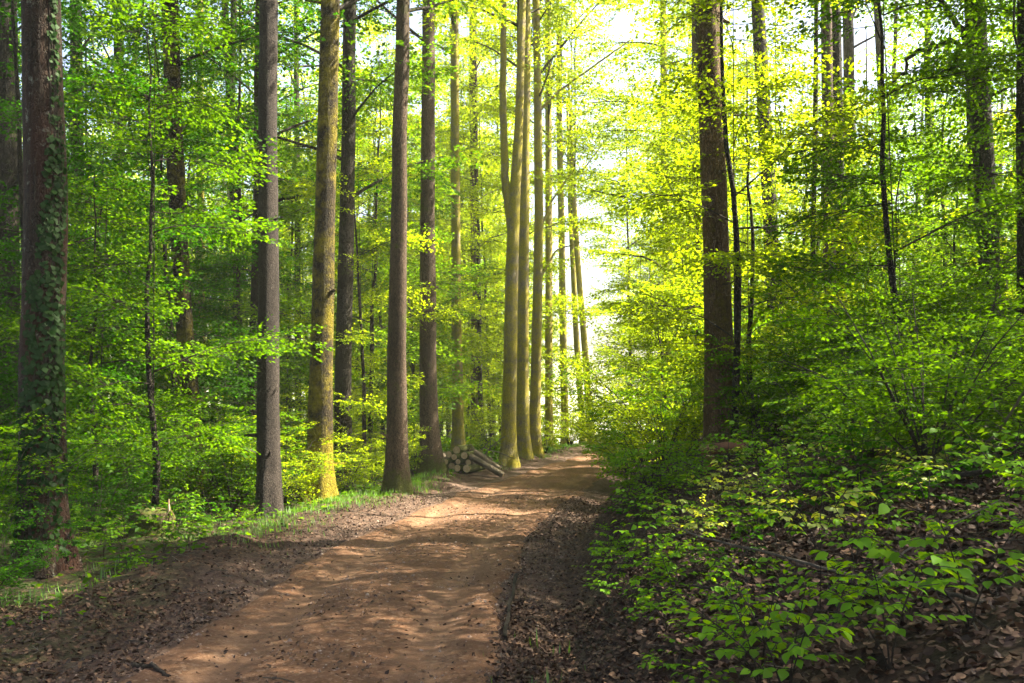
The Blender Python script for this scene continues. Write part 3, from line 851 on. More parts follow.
bush(645, 20.5, 3, 'leaf_young', .85, 'big bright green bush on the bank overhanging the bend of the track')
bush(665, 17.5, 1, 'leaf_yellow', 1.0, 'bright bush halfway down the bank in front of the thick brown trunk')  # yellow leaf colour makes up for missing sun on this bush
bush(694, 18.5, 1, 'leaf_young', .9, 'small fresh green bush left of the thick brown bank trunk')
bush(630, 25, 3, 'leaf_yellow', 1.0, 'yellow-green bush on the bank beside the farthest stretch of track')
bush(618, 30, 1, 'leaf_yellow', 1.1, 'small pale bush on the bank where the track vanishes')
bush(650, 13.2, 2, 'leaf_seedling', .9, 'low leafy bush at the foot of the bank overhanging the ditch')
bush(590, 47, 1, 'leaf_yellow', 1.3, 'sunlit yellow bush at the foot of the last thin trunks beside the crest')
bush(570, 42, 0, 'leaf_yellow', 1.6, 'pale yellow-green bush under the slim trunks past the close trio')
for px, D, v, lf, sc in [(545, 37, 0, 'leaf_yellow', 1.2), (-12, 10.6, 1, 'leaf_deep', .6), (-25, 12.5, 3, 'leaf_young', .8), (100, 15.5, 1, 'leaf_deep', .6),
                         (205, 19.2, 1, 'leaf_young', 1.0), (232, 18.6, 0, 'leaf_young', 1.1), (245, 20, 3, 'leaf_young', .8), (285, 19.5, 1, 'leaf_yellow', .9), (300, 21.5, 0, 'leaf_yellow', 1.2),
                         (345, 22, 0, 'leaf_yellow', 1.0), (370, 24, 1, 'leaf_yellow', .8), (412, 26, 0, 'leaf_yellow', .9), (180, 22, 3, 'leaf_young', .9), (130, 19, 3, 'leaf_young', .8),
                         (60, 17, 3, 'leaf_deep', .9), (490, 36, 1, 'leaf_yellow', 1.2), (390, 32, 3, 'leaf_yellow', 1.0), (330, 28, 3, 'leaf_yellow', 1.0)]:
    bush(px, D, v, lf, sc)
# the thicket along the top of the right bank
k = 0
for _ in range(900):
    if k >= 34: break
    px = rs.uniform(745, 1060); D = rs.uniform(7.5, 19)
    x = w_at(px, D); t = x - float(road_c(D))
    if t < 4.6 or not ok(x, D, .95): continue
    if px < 800 and (D < 14 or rs.uniform() < .6): continue
    spots.append((x, D)); k += 1
    bush(px, D, int(rs.choice([0, 1, 1, 2, 3])), str(rs.choice(['leaf_young', 'leaf_seedling', 'leaf_young'])), float(rs.uniform(.7, 1.0)))


# ---------------------------------------------------------------- seedlings of the bank
def seedling(x, y, var, leaf, sc, label=None, group='seedlings on the right bank'):
    s = SEED[var]; z = H(x, y)
    root = empty('seedling', (x, y, z - .01), float(rs.uniform(0, 6.28)))
    link('stem', s['stem'], root, sc=sc); link('foliage', s['foliage'][leaf], root, sc=sc)
    tag(root, label, 'plant', group)
    note(root, x, y, z + .3)
    if label is None: AUTO.append(root)
    return root


k = 0
sp2 = []
for _ in range(6000):
    if k >= 160: break
    px = rs.uniform(610, 1050); D = rs.uniform(4.3, 13.5)
    x = w_at(px, D); t = x - float(road_c(D))
    if t < 2.35: continue
    z = H(x, D); qx, qy = to_px(x, D, z)
    if qy > 720: continue
    dens = .35 + .65 * sstep(-.05, .25, vnoise(x * .9, D * .9, 77) + .22 * sstep(560, 450, qy))
    if 630 < px < 770 and qy < 525 and rs.uniform() < .6: continue
    if rs.uniform() > dens: continue
    if any((x - a) ** 2 + (D - b) ** 2 < .34 ** 2 for a, b in sp2): continue
    sp2.append((x, D)); k += 1
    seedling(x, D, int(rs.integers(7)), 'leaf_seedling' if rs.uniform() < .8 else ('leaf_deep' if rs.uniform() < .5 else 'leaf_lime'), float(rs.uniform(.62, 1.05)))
print('seedlings', k)
k = 0
for _ in range(3000):
    if k >= 45: break
    px = rs.uniform(-20, 330); D = rs.uniform(8.5, 17.5)
    x = w_at(px, D); t = x - float(road_c(D))
    if t > -3.3 or t < -7.5 or (px < 120 and D < 13): continue
    if rs.uniform() > .25 + .75 * sstep(-.1, .2, vnoise(np.array([x * .8]), np.array([D * .8]), 79))[0]: continue
    if any((x - a) ** 2 + (D - b) ** 2 < .4 ** 2 for a, b in sp2): continue
    sp2.append((x, D)); k += 1
    seedling(x, D, int(rs.integers(7)), 'leaf_seedling' if rs.uniform() < .7 else 'leaf_deep', float(rs.uniform(.6, 1.1)), None, 'seedlings on the left verge')


# ---------------------------------------------------------------- ivy on the left tree
iv = np.random.default_rng(5)
tr = next(o for o in bpy.data.objects if o.get('label', '').startswith('thick reddish-brown'))
tm = next(c for c in tr.children if c.name.startswith('trunk')).data
co = np.empty(len(tm.vertices) * 3, np.float32); tm.vertices.foreach_get('co', co); co = co.reshape(-1, 3)[:28 * RINGS[tr['label']]].reshape(-1, 28, 3)
cen = co.mean(1)
P, D_, Nn, S = [], [], [], []
for _ in range(15000):
    z = iv.uniform(.1, 11.5); i = min(int(np.searchsorted(cen[:, 2], z)), len(cen) - 2)
    a = iv.uniform(0, 2 * np.pi)
    # facing: +X is the photo's right side, -Y faces the track
    ax, ay = math.cos(a), math.sin(a)
    ctr = np.interp(z, [0, 3, 5.2, 12], [-1.35, -1.0, -.52, -.45]); wd = np.interp(z, [0, 2.5, 4.5, 6, 12], [1.1, .95, .55, .26, .2])
    da = (math.atan2(ay, ax) - ctr + math.pi) % (2 * math.pi) - math.pi
    if abs(da) > wd * (1 + .7 * float(vnoise(np.array([z * 1.7]), np.array([a * 2]), 91)[0])): continue
    if z < 1.2 and iv.uniform() > z / 1.2: continue
    ring = co[i]; f = a
    c = cen[i]; d = ring - c; an = np.arctan2(d[:, 1], d[:, 0]); j = int(np.argmin(np.abs((an - a + np.pi) % (2 * np.pi) - np.pi)))
    r = np.linalg.norm(d[j][:2])
    n = np.array([ax, ay, .25])
    P.append(c * [1, 1, 0] + [ax * (r + .015), ay * (r + .015), z]); tdir = np.array([-ay * iv.normal(0, .6), ax * iv.normal(0, .6), -1.0]) + n * .25
    D_.append(tdir); Nn.append(n + iv.normal(0, .3, 3)); S.append(iv.uniform(.04, .105))
v, q = leaves(np.array(P), np.array(D_), np.array(Nn), np.array(S), False, .45)
o = empty('ivy', tr.location)
b = MB(); b.add(v, q); b.build('foliage', M['leaf_ivy'], o)
for s_ in range(5):
    zz = np.linspace(0, [11, 8, 5.5, 4.5, 6.5][s_], 40); aa = np.interp(zz, [0, 3, 5.2, 12], [-1.35, -1.0, -.52, -.45]) + (s_ - 2) * .26 * np.interp(zz, [0, 5, 12], [1, .5, .2]) + np.cumsum(iv.normal(0, .035, 40))
    cx_ = np.interp(zz, cen[:, 2], cen[:, 0]); cy_ = np.interp(zz, cen[:, 2], cen[:, 1]); rr_ = np.interp(zz, cen[:, 2], np.linalg.norm(co - cen[:, None], axis=2).mean(1))
    b = MB(); b.tube(np.stack([cx_ + np.cos(aa) * (rr_ + .01), cy_ + np.sin(aa) * (rr_ + .01), zz], 1), np.linspace(.022, .006, 40), 5, cap=False); b.build('stem', M['twig'], o)
tag(o, 'dark ivy climbing the thick reddish-brown trunk', 'ivy')


# ---------------------------------------------------------------- stump, logs, fallen wood
def log_obj(name, p0, p1, r, bark, cut, label, cat, group=None, k=12, rng=RNG, bend=0.0):
    p0 = np.array(p0, float); p1 = np.array(p1, float)
    root = empty(name, tuple((p0 + p1) / 2))
    c = (p0 + p1) / 2; d = (p1 - p0); L = np.linalg.norm(d)
    u = np.linspace(0, 1, 8)
    pts = p0 - c + d[None] * u[:, None]; pts[:, 2] += bend * np.sin(u * np.pi); pts[1:-1] += rng.normal(0, r * .05, pts[1:-1].shape)
    ang = np.arange(k)
    rr = r * (1 + .07 * rng.normal(0, 1, k))[None, :] * np.linspace(1.04, .96, 8)[:, None]
    b = MB(); b.tube(pts, rr, k, cap=False); b.build('bark', M[bark], root)
    dn = d / L
    ref = np.array([0, 0, 1.0]) if abs(dn[2]) < .8 else np.array([1.0, 0, 0])
    a1 = np.cross(dn, ref); a1 /= np.linalg.norm(a1); b1 = np.cross(dn, a1)
    for e, s in ((0, -1), (-1, 1)):
        m = MB(); ring = [pts[e] + (a1 * math.cos(t) + b1 * math.sin(t)) * r * .97 + dn * s * .004 for t in np.arange(k) * 2 * np.pi / k]
        vv = np.array(ring + [pts[e] + dn * s * .006])
        qq = [(k, i, (i + 1) % k, (i + 2) % k) for i in range(0, k, 2)]
        if s < 0: qq = [t[::-1] for t in qq]
        m.add(vv, qq); m.build('cut_face', M[cut], root, smooth=False)
    tag(root, label, cat, group)
    note(root, *(c))
    return root


# mossy stump
sx, sy = w_at(152, 15.2), 15.2; sz = H(sx, sy)
root = empty('tree_stump', (sx, sy, sz))
rg = np.random.default_rng(9); k = 24
zz = np.array([-.1, 0, .1, .2, .3, .36, .40]); ang = np.arange(k) * 2 * np.pi / k
rr = np.stack([(.29 + .10 * math.exp(-max(z, 0) / .12)) * (1 + .10 * np.sin(ang * 3 + 1) + .07 * np.sin(ang * 5) * math.exp(-max(z, 0) / .2) + .03 * rg.normal(0, 1, k)) for z in zz])
b = MB(); b.tube(np.stack([0 * zz, 0 * zz, zz], 1), rr, k, cap=False); b.build('bark', M['bark_brown'], root)
m = MB(); top = [(rr[-1, i] * 1.05 * math.cos(ang[i]), rr[-1, i] * 1.05 * math.sin(ang[i]), .25 + .07 * math.sin(3 * ang[i]) + .02 * rg.normal()) for i in range(k)]
mid = [(rr[-1, i] * .86 * math.cos(ang[i]), rr[-1, i] * .86 * math.sin(ang[i]), .415 + .02 * rg.normal()) for i in range(k)]; inn = [(x * .4, y * .4, .45 + .02 * rg.normal()) for x, y, z in mid]
vv = np.array(top + mid + inn + [(0, 0, .475)])
qq = [(r_ * k + i, r_ * k + (i + 1) % k, (r_ + 1) * k + (i + 1) % k, (r_ + 1) * k + i) for r_ in (0, 1) for i in range(k)] + [(3 * k, 2 * k + i, 2 * k + (i + 1) % k, 2 * k + (i + 2) % k) for i in range(0, k, 2)]
m.add(vv, qq); m.build('moss_cap', M['stump_moss'], root)
m = MB(); m.tube([(.27, -.05, .3), (.275, -.05, .45), (.27, -.04, .6)], [.022, .018, .006], 6); m.build('splinter', M['cut_wood'], root)
tag(root, 'low tree stump capped with yellow-green moss on the shaded verge', 'stump'); note(root, sx, sy, sz + .3)

# log pile beside the track
LG = 'cut logs piled beside the track'
lx, ly = w_at(451, 28.2), 28.2
rg = np.random.default_rng(12)
rows = [(7, 0), (7, 1), (6, 2), (4, 3)]
ax_ = np.array([.32, .947, 0]); side_ = np.array([.947, -.32, 0])
PILE = []
for cnt, lev in rows:
    for i in range(cnt):
        r = rg.uniform(.075, .115)
        off = (i - (cnt - 1) / 2) * .245 + rg.normal(0, .015)
        c = np.array([lx, ly, 0]) + side_ * off
        z = H(c[0], c[1]) + .13 + lev * .17 + rg.normal(0, .012)
        L = rg.uniform(1.0, 1.35); j = rg.normal(0, .07)
        p0 = c + ax_ * (-.5 * L + j); p1 = c + ax_ * (.5 * L + j)
        p0[2] = z; p1[2] = z + rg.normal(0, .02)
        o = log_obj('cut_log', p0, p1, r, str(rg.choice(['bark_log', 'bark_log', 'bark_brown'])), 'cut_wood', None, 'log', LG, 10, rg)
        PILE.append((lev, i, cnt, o))
words = ['bottom row', 'second row', 'third row', 'top row']
ordn = ['first', 'second', 'third', 'fourth', 'fifth', 'sixth', 'seventh']
for lev, i, cnt, o in PILE:
    o['label'] = f"short cut log, {words[lev]} of the roadside pile, {ordn[i]} from left"
LP_ = 'pale poles leaning on the log pile'
for i, (a, bb, za, zb, lb) in enumerate([(470, 503, .50, .06, 'long pale pole sloping off the log pile to the track, lowest one'),
                                         (474, 500, .55, .16, 'long pale pole sloping off the log pile, middle one of the three'),
                                         (470, 492, .62, .34, 'long pale pole sloping off the log pile, uppermost of the three')]):
    Da, Db = 27.6 + .35 * i, 27.4 + .5 * i
    xa, xb = w_at(a, Da), w_at(bb, Db)
    log_obj('pole', (xa, Da, H(xa, Da) + za), (xb, Db, H(xb, Db) + zb), .085 - .012 * i, 'bark_log', 'cut_wood', lb, 'pole', LP_, 10, rg)

# reddish cut log lying on the bank in front of the thick trunk, and its short support piece
xa, xb = w_at(702, 13.6), w_at(747, 13.3)
log_obj('cut_log', (xa, 13.6, z_at(450, 13.6)), (xb, 13.3, z_at(445, 13.3)), .075, 'cut_red', 'cut_wood', 'orange-brown bare log lying across the bank below the thick brown trunk', 'log')
xa = w_at(708, 13.4)
log_obj('cut_log', (xa, 13.4, H(xa, 13.4) - .1), (xa + .02, 13.38, z_at(456, 13.4)), .07, 'cut_red', 'cut_wood', 'short upright reddish stake under the orange-brown bare log', 'stake')


def stick(pts, r0, r1, label, name='fallen_branch', cat='branch', group=None, m='dead_twig', sub=(), lift=.015, zabs=False, rng=RNG):
    """pts: (px, D, dz above ground)"""
    W = []
    for px, D, dz in pts:
        x = w_at(px, D); W.append((x, D, H(x, D) + dz + lift))
    W = np.array(W); c = W.mean(0)
    u = np.linspace(0, len(W) - 1, 5 * len(W))
    p = np.stack([np.interp(u, np.arange(len(W)), W[:, i]) for i in range(3)], 1); p[1:-1] += rng.normal(0, r0 * .5, p[1:-1].shape)
    root = empty(name, tuple(c))
    b = MB(); b.tube(p - c, np.linspace(r0, r1, len(p)), 7); b.build('stem', M[m], root)
    for (t, dx, dy, dz_, r) in sub:
        o = p[int(t * (len(p) - 1))] - c; e = o + np.array([dx, dy, dz_])
        b = MB(); b.tube([o, (o + e) / 2 + rng.normal(0, .02, 3), e], [r, r * .7, r * .35], 5); b.build('side_twig', M[m], root)
    tag(root, label, cat, group); note(root, *c)
    return root


stick([(132, 7.6, .0), (152, 7.55, .02), (170, 7.35, .0)], .024, .014, 'short fallen branch lying on the left edge of the track', m='twig')
stick([(672, 8.0, .45), (700, 7.3, .36), (770, 6.3, .22), (860, 5.5, .10), (935, 4.9, .06), (985, 4.5, .03)], .006, .011, 'long thin bare twig slanting down the front of the bank', sub=[(.85, .2, -.1, .12, .005), (.6, -.2, .1, .05, .004)])
stick([(780, 5.2, .05), (850, 5.0, .10), (910, 5.2, .22), (1000, 5.6, .2)], .008, .004, 'bare grey twig lying at the front of the bank, crossing the long thin one', sub=[(.4, .1, -.1, .2, .004)])
stick([(830, 8.4, .05), (880, 7.9, .12), (950, 7.3, .12), (1040, 6.9, .10)], .014, .022, 'dark fallen branch lying along the brown slope of the bank', m='twig')
stick([(985, 7.6, .3), (1000, 7.2, .4), (1015, 6.9, .55), (1040, 6.6, .8)], .007, .011, 'pale curved branch at the right edge of the bank', sub=[(.5, -.1, 0, .2, .004)])
stick([(690, 7.4, .02), (720, 6.6, .04), (752, 5.9, .0)], .012, .008, 'dark stick at the foot of the bank near the ditch', m='twig')
stick([(640, 10.4, .02), (690, 9.7, .06), (725, 9.3, .03)], .012, .007, 'grey stick lying across the lower bank among dead leaves')
stick([(838, 17.5, .9), (860, 17.4, 1.15), (800, 17.2, 1.25), (760, 17.0, 1.3)], .018, .008, 'dark dead branch hooked through the leaves below the twin trunks', m='twig')
stick([(478, 29.5, .1), (492, 29.2, .7), (505, 29.0, .95)], .03, .012, 'pale dead branch sticking up behind the log pile', sub=[(.5, .5, 0, .1, .012), (.7, -.3, 0, .3, .01)])
stick([(470, 30.5, .1), (484, 30.2, .5), (515, 30.0, .35)], .028, .012, 'pale dead branch lying tangled at the end of the log pile', sub=[(.5, .3, 0, .3, .01)])
# wooden edging board let into the right edge of the track
bx0, by0, bx1, by1 = w_at(505, 8.6), 8.6, w_at(516, 11.8), 11.8
b = MB(); n = 12; u = np.linspace(0, 1, n)
px_ = bx0 + (bx1 - bx0) * u + RNG.normal(0, .008, n); py_ = by0 + (by1 - by0) * u
pz_ = np.array([H(a, c_) for a, c_ in zip(px_, py_)]) + .045
for i in range(n): pass
pr = []
for i in range(n):
    for dx, dz in ((-.016, -.1), (.016, -.1), (.016, .0), (-.014, .006)):
        pr.append((px_[i] + dx, py_[i], pz_[i] + dz + RNG.normal(0, .006)))
qq = [(i * 4 + j, i * 4 + (j + 1) % 4, i * 4 + 4 + (j + 1) % 4, i * 4 + 4 + j) for i in range(n - 1) for j in range(4)] + [(3, 2, 1, 0), (4 * n - 4, 4 * n - 3, 4 * n - 2, 4 * n - 1)]
b.add(pr, qq); o = b.build('edging_board', M['twig'], smooth=False); tag(o, 'dark weathered board let into the right edge of the track', 'board'); note(o, (bx0 + bx1) / 2, 10, 0)

# ---------------------------------------------------------------- stuff: litter, pebbles, grass, ground leaves
rl = np.random.default_rng(77)


def field(n, xr, yr, keep):
    x = rl.uniform(*xr, n); y = np.sqrt(rl.uniform(yr[0] ** 2, yr[1] ** 2, n))
    k = rl.uniform(0, 1, n) < keep(x, y, x - road_c(y)); x, y = x[k], y[k]
    return x, y, height(x, y)


def lay(name, x, y, z, size, m, tilt=.35, lift=.012, width=.36, kind='stuff', near=False, label=None):
    n = len(x); a = rl.uniform(0, 6.28, n)
    d = np.stack([np.cos(a), np.sin(a), rl.normal(0, tilt * .6, n)], 1); nn = np.stack([rl.normal(0, tilt, n), rl.normal(0, tilt, n), np.ones(n)], 1)
    v, q = leaves(np.stack([x, y, z + lift], 1), d, nn, size, near, width)
    b = MB(); b.add(v, q); o = b.build(name, m, smooth=False); tag(o, label, None, None, kind); return o


inview = lambda x, y: (np.abs(x) < .56 * y + .6)
x, y, z = field(110000, (-9, 8), (3.6, 22), lambda x, y, t: inview(x, y) * np.where(np.abs(t) < 1.3, .05, np.where(t > 0, .9, (.4 * (1 - .6 * sstep(2.3, 4, -t))))))
x2, y2, z2 = field(110000, (-5.5, 5.5), (3.6, 10.5), lambda x, y, t: inview(x, y) * np.where(np.abs(t) < 1.35, .04, np.where(t > 0, .95, .35)))
x, y, z = np.concatenate([x, x2]), np.concatenate([y, y2]), np.concatenate([z, z2])
kn = y < 7.8
xa_, ya_, za_ = x[kn], y[kn], z[kn]; x, y, z = x[~kn], y[~kn], z[~kn]
lay('leaf_litter', xa_, ya_, za_, rl.uniform(.025, .06, len(xa_)) * np.where(rl.uniform(0, 1, len(xa_)) < .5, 1, -1), M['litter'], .6, near=True, label='curled brown dead leaves lying close by on bank and verge')
lay('leaf_litter', x, y, z, rl.uniform(.022, .058, len(x)), M['litter'], .75, label='brown dead leaves covering the bank and verges')
tw = MB()
x, y, z = field(5000, (-8, 7), (4, 18), lambda x, y, t: inview(x, y) * np.where(np.abs(t) < 1.5, .04, .4))
for a_, b_, c_ in zip(x, y, z):
    an = rl.uniform(0, 6.28); L = rl.uniform(.06, .35); d = np.array([math.cos(an), math.sin(an), rl.normal(0, .15)]) * L
    k_ = np.array([a_, b_, c_ + .02]); tw.tube([k_ - d / 2, k_ + rl.normal(0, .04, 3) * L, k_ + d / 2], [rl.uniform(.002, .006)] * 3, 3, cap=False)
tag(tw.build('twig_litter', M['dead_twig']), 'small broken twigs strewn over bank and verges', None, None, 'stuff')
# pebbles on the track
x, y, z = field(90000, (-5, 6), (4, 24), lambda x, y, t: inview(x, y) * np.where(np.abs(t) < 1.9, .22 + .5 * (vnoise(x * 1.2, y * 1.2, 8) > .1) + .4 * (np.abs(t) > 1.2), 0))
s = rl.uniform(.004, .014, len(x)) * (1 + 1.2 * (rl.uniform(0, 1, len(x)) > .95))
base = np.array([[1, 0, 0], [0, 1, 0], [-1, 0, 0], [0, -1, 0], [0, 0, 1], [0, 0, -1]], float)
a = rl.uniform(0, 6.28, len(x)); ca, sa = np.cos(a), np.sin(a)
vb = base[None] * (s[:, None, None] * rl.uniform(.6, 1.3, (len(x), 1, 3)) * [1, 1, .7])
vv = np.stack([vb[..., 0] * ca[:, None] - vb[..., 1] * sa[:, None], vb[..., 0] * sa[:, None] + vb[..., 1] * ca[:, None], vb[..., 2]], -1) + np.stack([x, y, z + .012], -1)[:, None, :]
fq = np.array([[4, 0, 1, 1], [4, 1, 2, 2]])
qd = np.array([[0, 1, 4, 4], [1, 2, 4, 4]])
# four quads close the octahedron: split over the two apexes
qd = np.array([[4, 0, 5, 1], [4, 1, 5, 2], [4, 2, 5, 3], [4, 3, 5, 0]])
b = MB(); b.add(vv, (np.arange(len(x))[:, None, None] * 6 + qd[None]).reshape(-1, 4))
tag(b.build('gravel', M['pebble'], smooth=False), 'loose gravel strewn over the dirt track', None, None, 'stuff')
# low green plants on the woodland floor
x, y, z = field(190000, (-40, 2), (7.5, 60), lambda x, y, t: inview(x, y) * sstep(2.2, 3.4, -t) * (.45 + .65 * sstep(-.15, .1, vnoise(x * .7, y * .7, 15))))
lay('undergrowth', x, y, z, rl.uniform(.05, .11, len(x)) * (1 + y / 50), M['leaf_young'], .5, label='low green plants covering the woodland floor left of the track')
bpy.data.objects['undergrowth'].data  # noqa
o = bpy.data.objects['undergrowth']
co = np.empty(len(o.data.vertices) * 3, np.float32); o.data.vertices.foreach_get('co', co); co = co.reshape(-1, 4, 3)
tt = co[:, 0, 0] - road_c(co[:, 0, 1])
co[:, :, 2] += (rl.uniform(0, 1, len(co)) ** 1.6 * (.05 + .4 * sstep(2.8, 5, -tt)))[:, None]; o.data.vertices.foreach_set('co', co.ravel())
x, y, z = field(70000, (2, 40), (5, 45), lambda x, y, t: inview(x, y) * sstep(3.6, 6.5, t) * (.2 + .8 * sstep(-.1, .15, vnoise(x * .8, y * .8, 16))))
o = lay('undergrowth', x, y, z, rl.uniform(.05, .10, len(x)) * (1 + y / 60), M['leaf_young'], .5, label='low green plants covering the top of the bank')
co = np.empty(len(o.data.vertices) * 3, np.float32); o.data.vertices.foreach_get('co', co); co = co.reshape(-1, 4, 3)
co[:, :, 2] += (rl.uniform(0, 1, len(co)) ** 1.6 * .45)[:, None]; o.data.vertices.foreach_set('co', co.ravel())
# grass on the verges
def grass_keep(x, y, t):
    a = np.exp(-((t + 2.9) / .6) ** 2) * sstep(12.5, 16, y) * np.clip((vnoise(x * .9, y * .6, 18) + .10) * 3, 0, 1)
    b_ = .18 * np.exp(-((t + 3.6) / .6) ** 2) * (vnoise(x * 1.3, y * 1.3, 19) > .12)
    c_ = .35 * np.exp(-((t - 1.75) / .25) ** 2) * (y < 9) * (vnoise(x * 2, y * 2, 20) > 0)
    return inview(x, y) * np.clip(a + b_ + c_, 0, 1)
x, y, z = field(420000, (-8, 5), (5, 46), grass_keep)
n = len(x); a = rl.uniform(0, 6.28, n); h_ = rl.uniform(.03, .15, n) * (.6 + .8 * (vnoise(x * 2.3, y * 2.3, 28) + .5))
d = np.stack([np.cos(a) * .45, np.sin(a) * .45, np.ones(n)], 1); nn = np.stack([np.cos(a), np.sin(a), 0 * a], 1)
v, q = leaves(np.stack([x, y, z - .01], 1), d, nn, h_, False, .045); b = MB(); b.add(v, q)
tag(b.build('grass', M['grass']), 'short bright grass growing in patches along the verges', None, None, 'stuff')
print('grass', n)

# far wood: one mass behind the individual trees
rf = np.random.default_rng(31)
fo = Foliage(SPR_BIG); tk = MB()
for i in range(310):
    if i == 180: n_left = fo.n
    if i < 180:
        px = rf.uniform(-120, 530); D = rf.uniform(56, 95)
    else:
        px = rf.uniform(672, 1150); D = rf.uniform(54, 85)
    x = w_at(px, D); z0 = H(x, D) - .2; hh = rf.uniform(14, 29); r = rf.uniform(.07, .2)
    tk.tube([(x, D, z0), (x + rf.normal(0, .2), D, z0 + hh * .5), (x + rf.normal(0, .5), D, z0 + hh)], [r, r * .7, r * .2], 6, cap=False)
    for s in range(52):
        t = rf.uniform(.04, 1); rad = rf.uniform(.2, 1) * 3.2 * (1.15 - .7 * t); az = rf.uniform(0, 6.28)
        fo.spray(rf, np.array([x + math.cos(az) * rad, D + math.sin(az) * rad, z0 + hh * t]), rf.uniform(0, 6.28), rf.normal(0, .15), rf.uniform(1.0, 1.9), rf.normal(0, .2))
fw = MB(); fw.v = fo.mb.v + tk.v; nb = fo.mb.n
fw.q = fo.mb.q + [q_ + nb for q_ in tk.q]; fw.qm = fo.mb.qm + [m_ + 1 for m_ in tk.qm]
fq_ = np.concatenate(fo.mb.qm); fq_[n_left:] = 2; fw.qm = [fq_] + [m_ + 1 for m_ in tk.qm]; fw.n = nb + tk.n
tag(fw.build('far_wood', [M['leaf_yellow'], M['bark_dark'], M['leaf_mid']]), 'far-off wood of pale spring trees closing the view', None, None, 'stuff')
print('far wood quads', fo.n)

# ---------------------------------------------------------------- label wording for the scattered plants
import re as _re
LAND = [  # (phrase, px)
 ('the ivy-wrapped trunk', 43), ('the mossy stump', 152), ('the leaning mossy trunk', 192), ('the lilac-grey trunk', 268), ('the yellow-mossy trunk', 319),
 ('the brown track-edge trunk', 398), ('the log pile', 460), ('the close trunk trio', 522), ('the bright gap', 600), ('the thick bank trunk', 718),
 ('the leaning bank trunk', 776), ('the twin trunks', 838), ('the slim forking trunk', 885), ('the thin bank trunk', 930), ('the arching-limb trunk', 990)]
KIND = {'young_beech': 'young beech', 'bush': 'leafy bush', 'seedling': 'broad-leaved seedling'}


def tone(o):
    for c in o.children:
        if c.name.split('.')[0] in ('crown', 'foliage'):
            n = c.data.materials[0].name
            return {'young_leaf': 'fresh-green', 'yellow_green_leaf': 'yellow-green', 'lime_green_leaf': 'lime-green', 'deep_green_leaf': 'deep-green', 'seedling_leaf': 'mid-green', 'lime_leaf': 'pale-lime'}[n]


pos = {o.name: (px, py, D) for o, px, py, D in THINGS}
buckets = {}
for o in AUTO:
    px, py, D = pos[o.name]
    kd = o.name.split('.')[0]
    L_ = min(LAND, key=lambda l: abs(l[1] - px))
    dx = px - L_[1]
    rel = 'in line with' if abs(dx) < 7 else ('right of' if dx > 0 else 'left of')
    if kd == 'seedling':
        dep = 'on left verge,' if px < 480 else 'high on bank,' if py < 470 else ('midway down bank,' if py < 560 else 'at bank front,')
        what = f"{tone(o)} {KIND[kd]} {dep}"
    else:
        dep = 'near' if D < 14 else ('farther' if D < 22 else ('deep-set' if D < 32 else 'distant'))
        what = f"{dep} {tone(o)} {KIND[kd]}"
    buckets.setdefault((what, rel, L_[0]), []).append((px, o))
for (what, rel, lm), it in buckets.items():
    it.sort(key=lambda t: t[0])
    for i, (px, o) in enumerate(it):
        n = len(it)
        rank = '' if n == 1 else ['left one', 'right one'][i] if n == 2 else ['left one', 'middle one', 'right one'][i] if n == 3 else f'{(ordn + ["eighth", "ninth", "tenth", "eleventh", "twelfth"])[min(i, 11)]} from left'
        o['label'] = f"{what} {rel} {lm}" + (', ' + rank if rank else '')

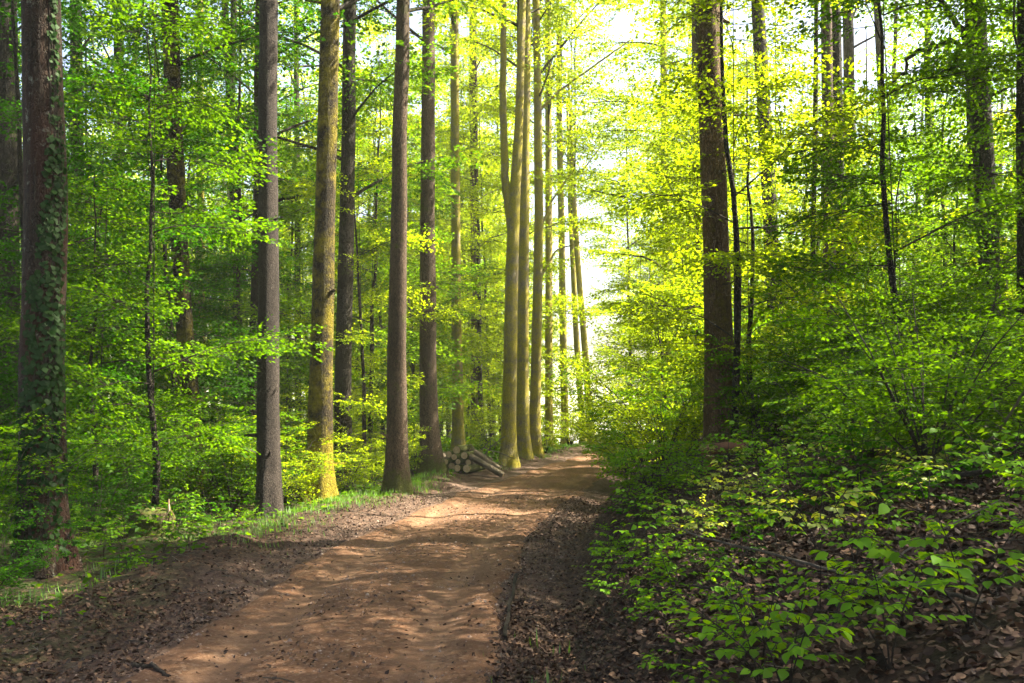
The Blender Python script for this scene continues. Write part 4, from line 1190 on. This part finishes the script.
# ---------------------------------------------------------------- haze, light, sky, camera
SUN_EL, SUN_AZ = 52.0, 75.0          # azimuth clockwise from the view direction: light from the right
HAZE = .0006
if HAZE > 0:
    m, nt, out = mat('haze_air')
    pv = N(nt, 'ShaderNodeVolumePrincipled'); pv.inputs['Color'].default_value = (.98, .97, .78, 1)  # yellow-tinted haze added to stand in for the central glow
    pv.inputs['Density'].default_value = HAZE; pv.inputs['Anisotropy'].default_value = .12
    nt.links.new(pv.outputs[0], out.inputs['Volume'])
    b = MB(); X0, X1, Y0, Y1, Z0, Z1 = -1700, 1700, -100, 2700, -40, 30
    b.add([(X0, Y0, Z0), (X1, Y0, Z0), (X1, Y1, Z0), (X0, Y1, Z0), (X0, Y0, Z1), (X1, Y0, Z1), (X1, Y1, Z1), (X0, Y1, Z1)],
          [(3, 2, 1, 0), (4, 5, 6, 7), (0, 1, 5, 4), (1, 2, 6, 5), (2, 3, 7, 6), (3, 0, 4, 7)])
    tag(b.build('haze', m, smooth=False), None, None, None, 'stuff')

sc = bpy.context.scene
w = bpy.data.worlds.new('World'); sc.world = w; w.use_nodes = True
nt = w.node_tree
sky = nt.nodes.new('ShaderNodeTexSky'); sky.sky_type = 'NISHITA'; sky.sun_disc = False
sky.sun_elevation = R(SUN_EL); sky.sun_rotation = R(SUN_AZ); sky.air_density = 1.0; sky.dust_density = 5.0; sky.ozone_density = .6
bg = next(n for n in nt.nodes if n.type == 'BACKGROUND'); bg.inputs['Strength'].default_value = .055
nt.links.new(sky.outputs[0], bg.inputs[0])

sl = bpy.data.lights.new('sun', 'SUN'); sl.energy = 5.0; sl.angle = R(.5); sl.color = (1, .91, .72)
so = bpy.data.objects.new('sun', sl); C.objects.link(so)
e, a = R(SUN_EL), R(SUN_AZ)
sv = Vector((math.cos(e) * math.sin(a), math.cos(e) * math.cos(a), math.sin(e)))
so.rotation_euler = (-sv).to_track_quat('-Z', 'Y').to_euler(); so.location = (20, 5, 30)

cam = bpy.data.cameras.new('camera'); co_ = bpy.data.objects.new('camera', cam); C.objects.link(co_)
cam.sensor_width = 36; cam.lens = 36 * F / 1024; cam.shift_y = (HY - 341.5) / 1024
cam.clip_start = .05; cam.clip_end = 6000
co_.location = (0, 0, CAM_H); co_.rotation_euler = (R(90), 0, 0)
sc.camera = co_

vs = sc.view_settings
vs.view_transform = 'Standard'; vs.look = 'None'; vs.gamma = 1; vs.use_curve_mapping = False
vs.exposure = 3.15
cy = sc.cycles
cy.max_bounces = 7; cy.diffuse_bounces = 4; cy.glossy_bounces = 2; cy.transmission_bounces = 4; cy.volume_bounces = 0; cy.transparent_max_bounces = 4
cy.sample_clamp_indirect = 6; cy.use_denoising = True
cy.caustics_reflective = False; cy.caustics_refractive = False
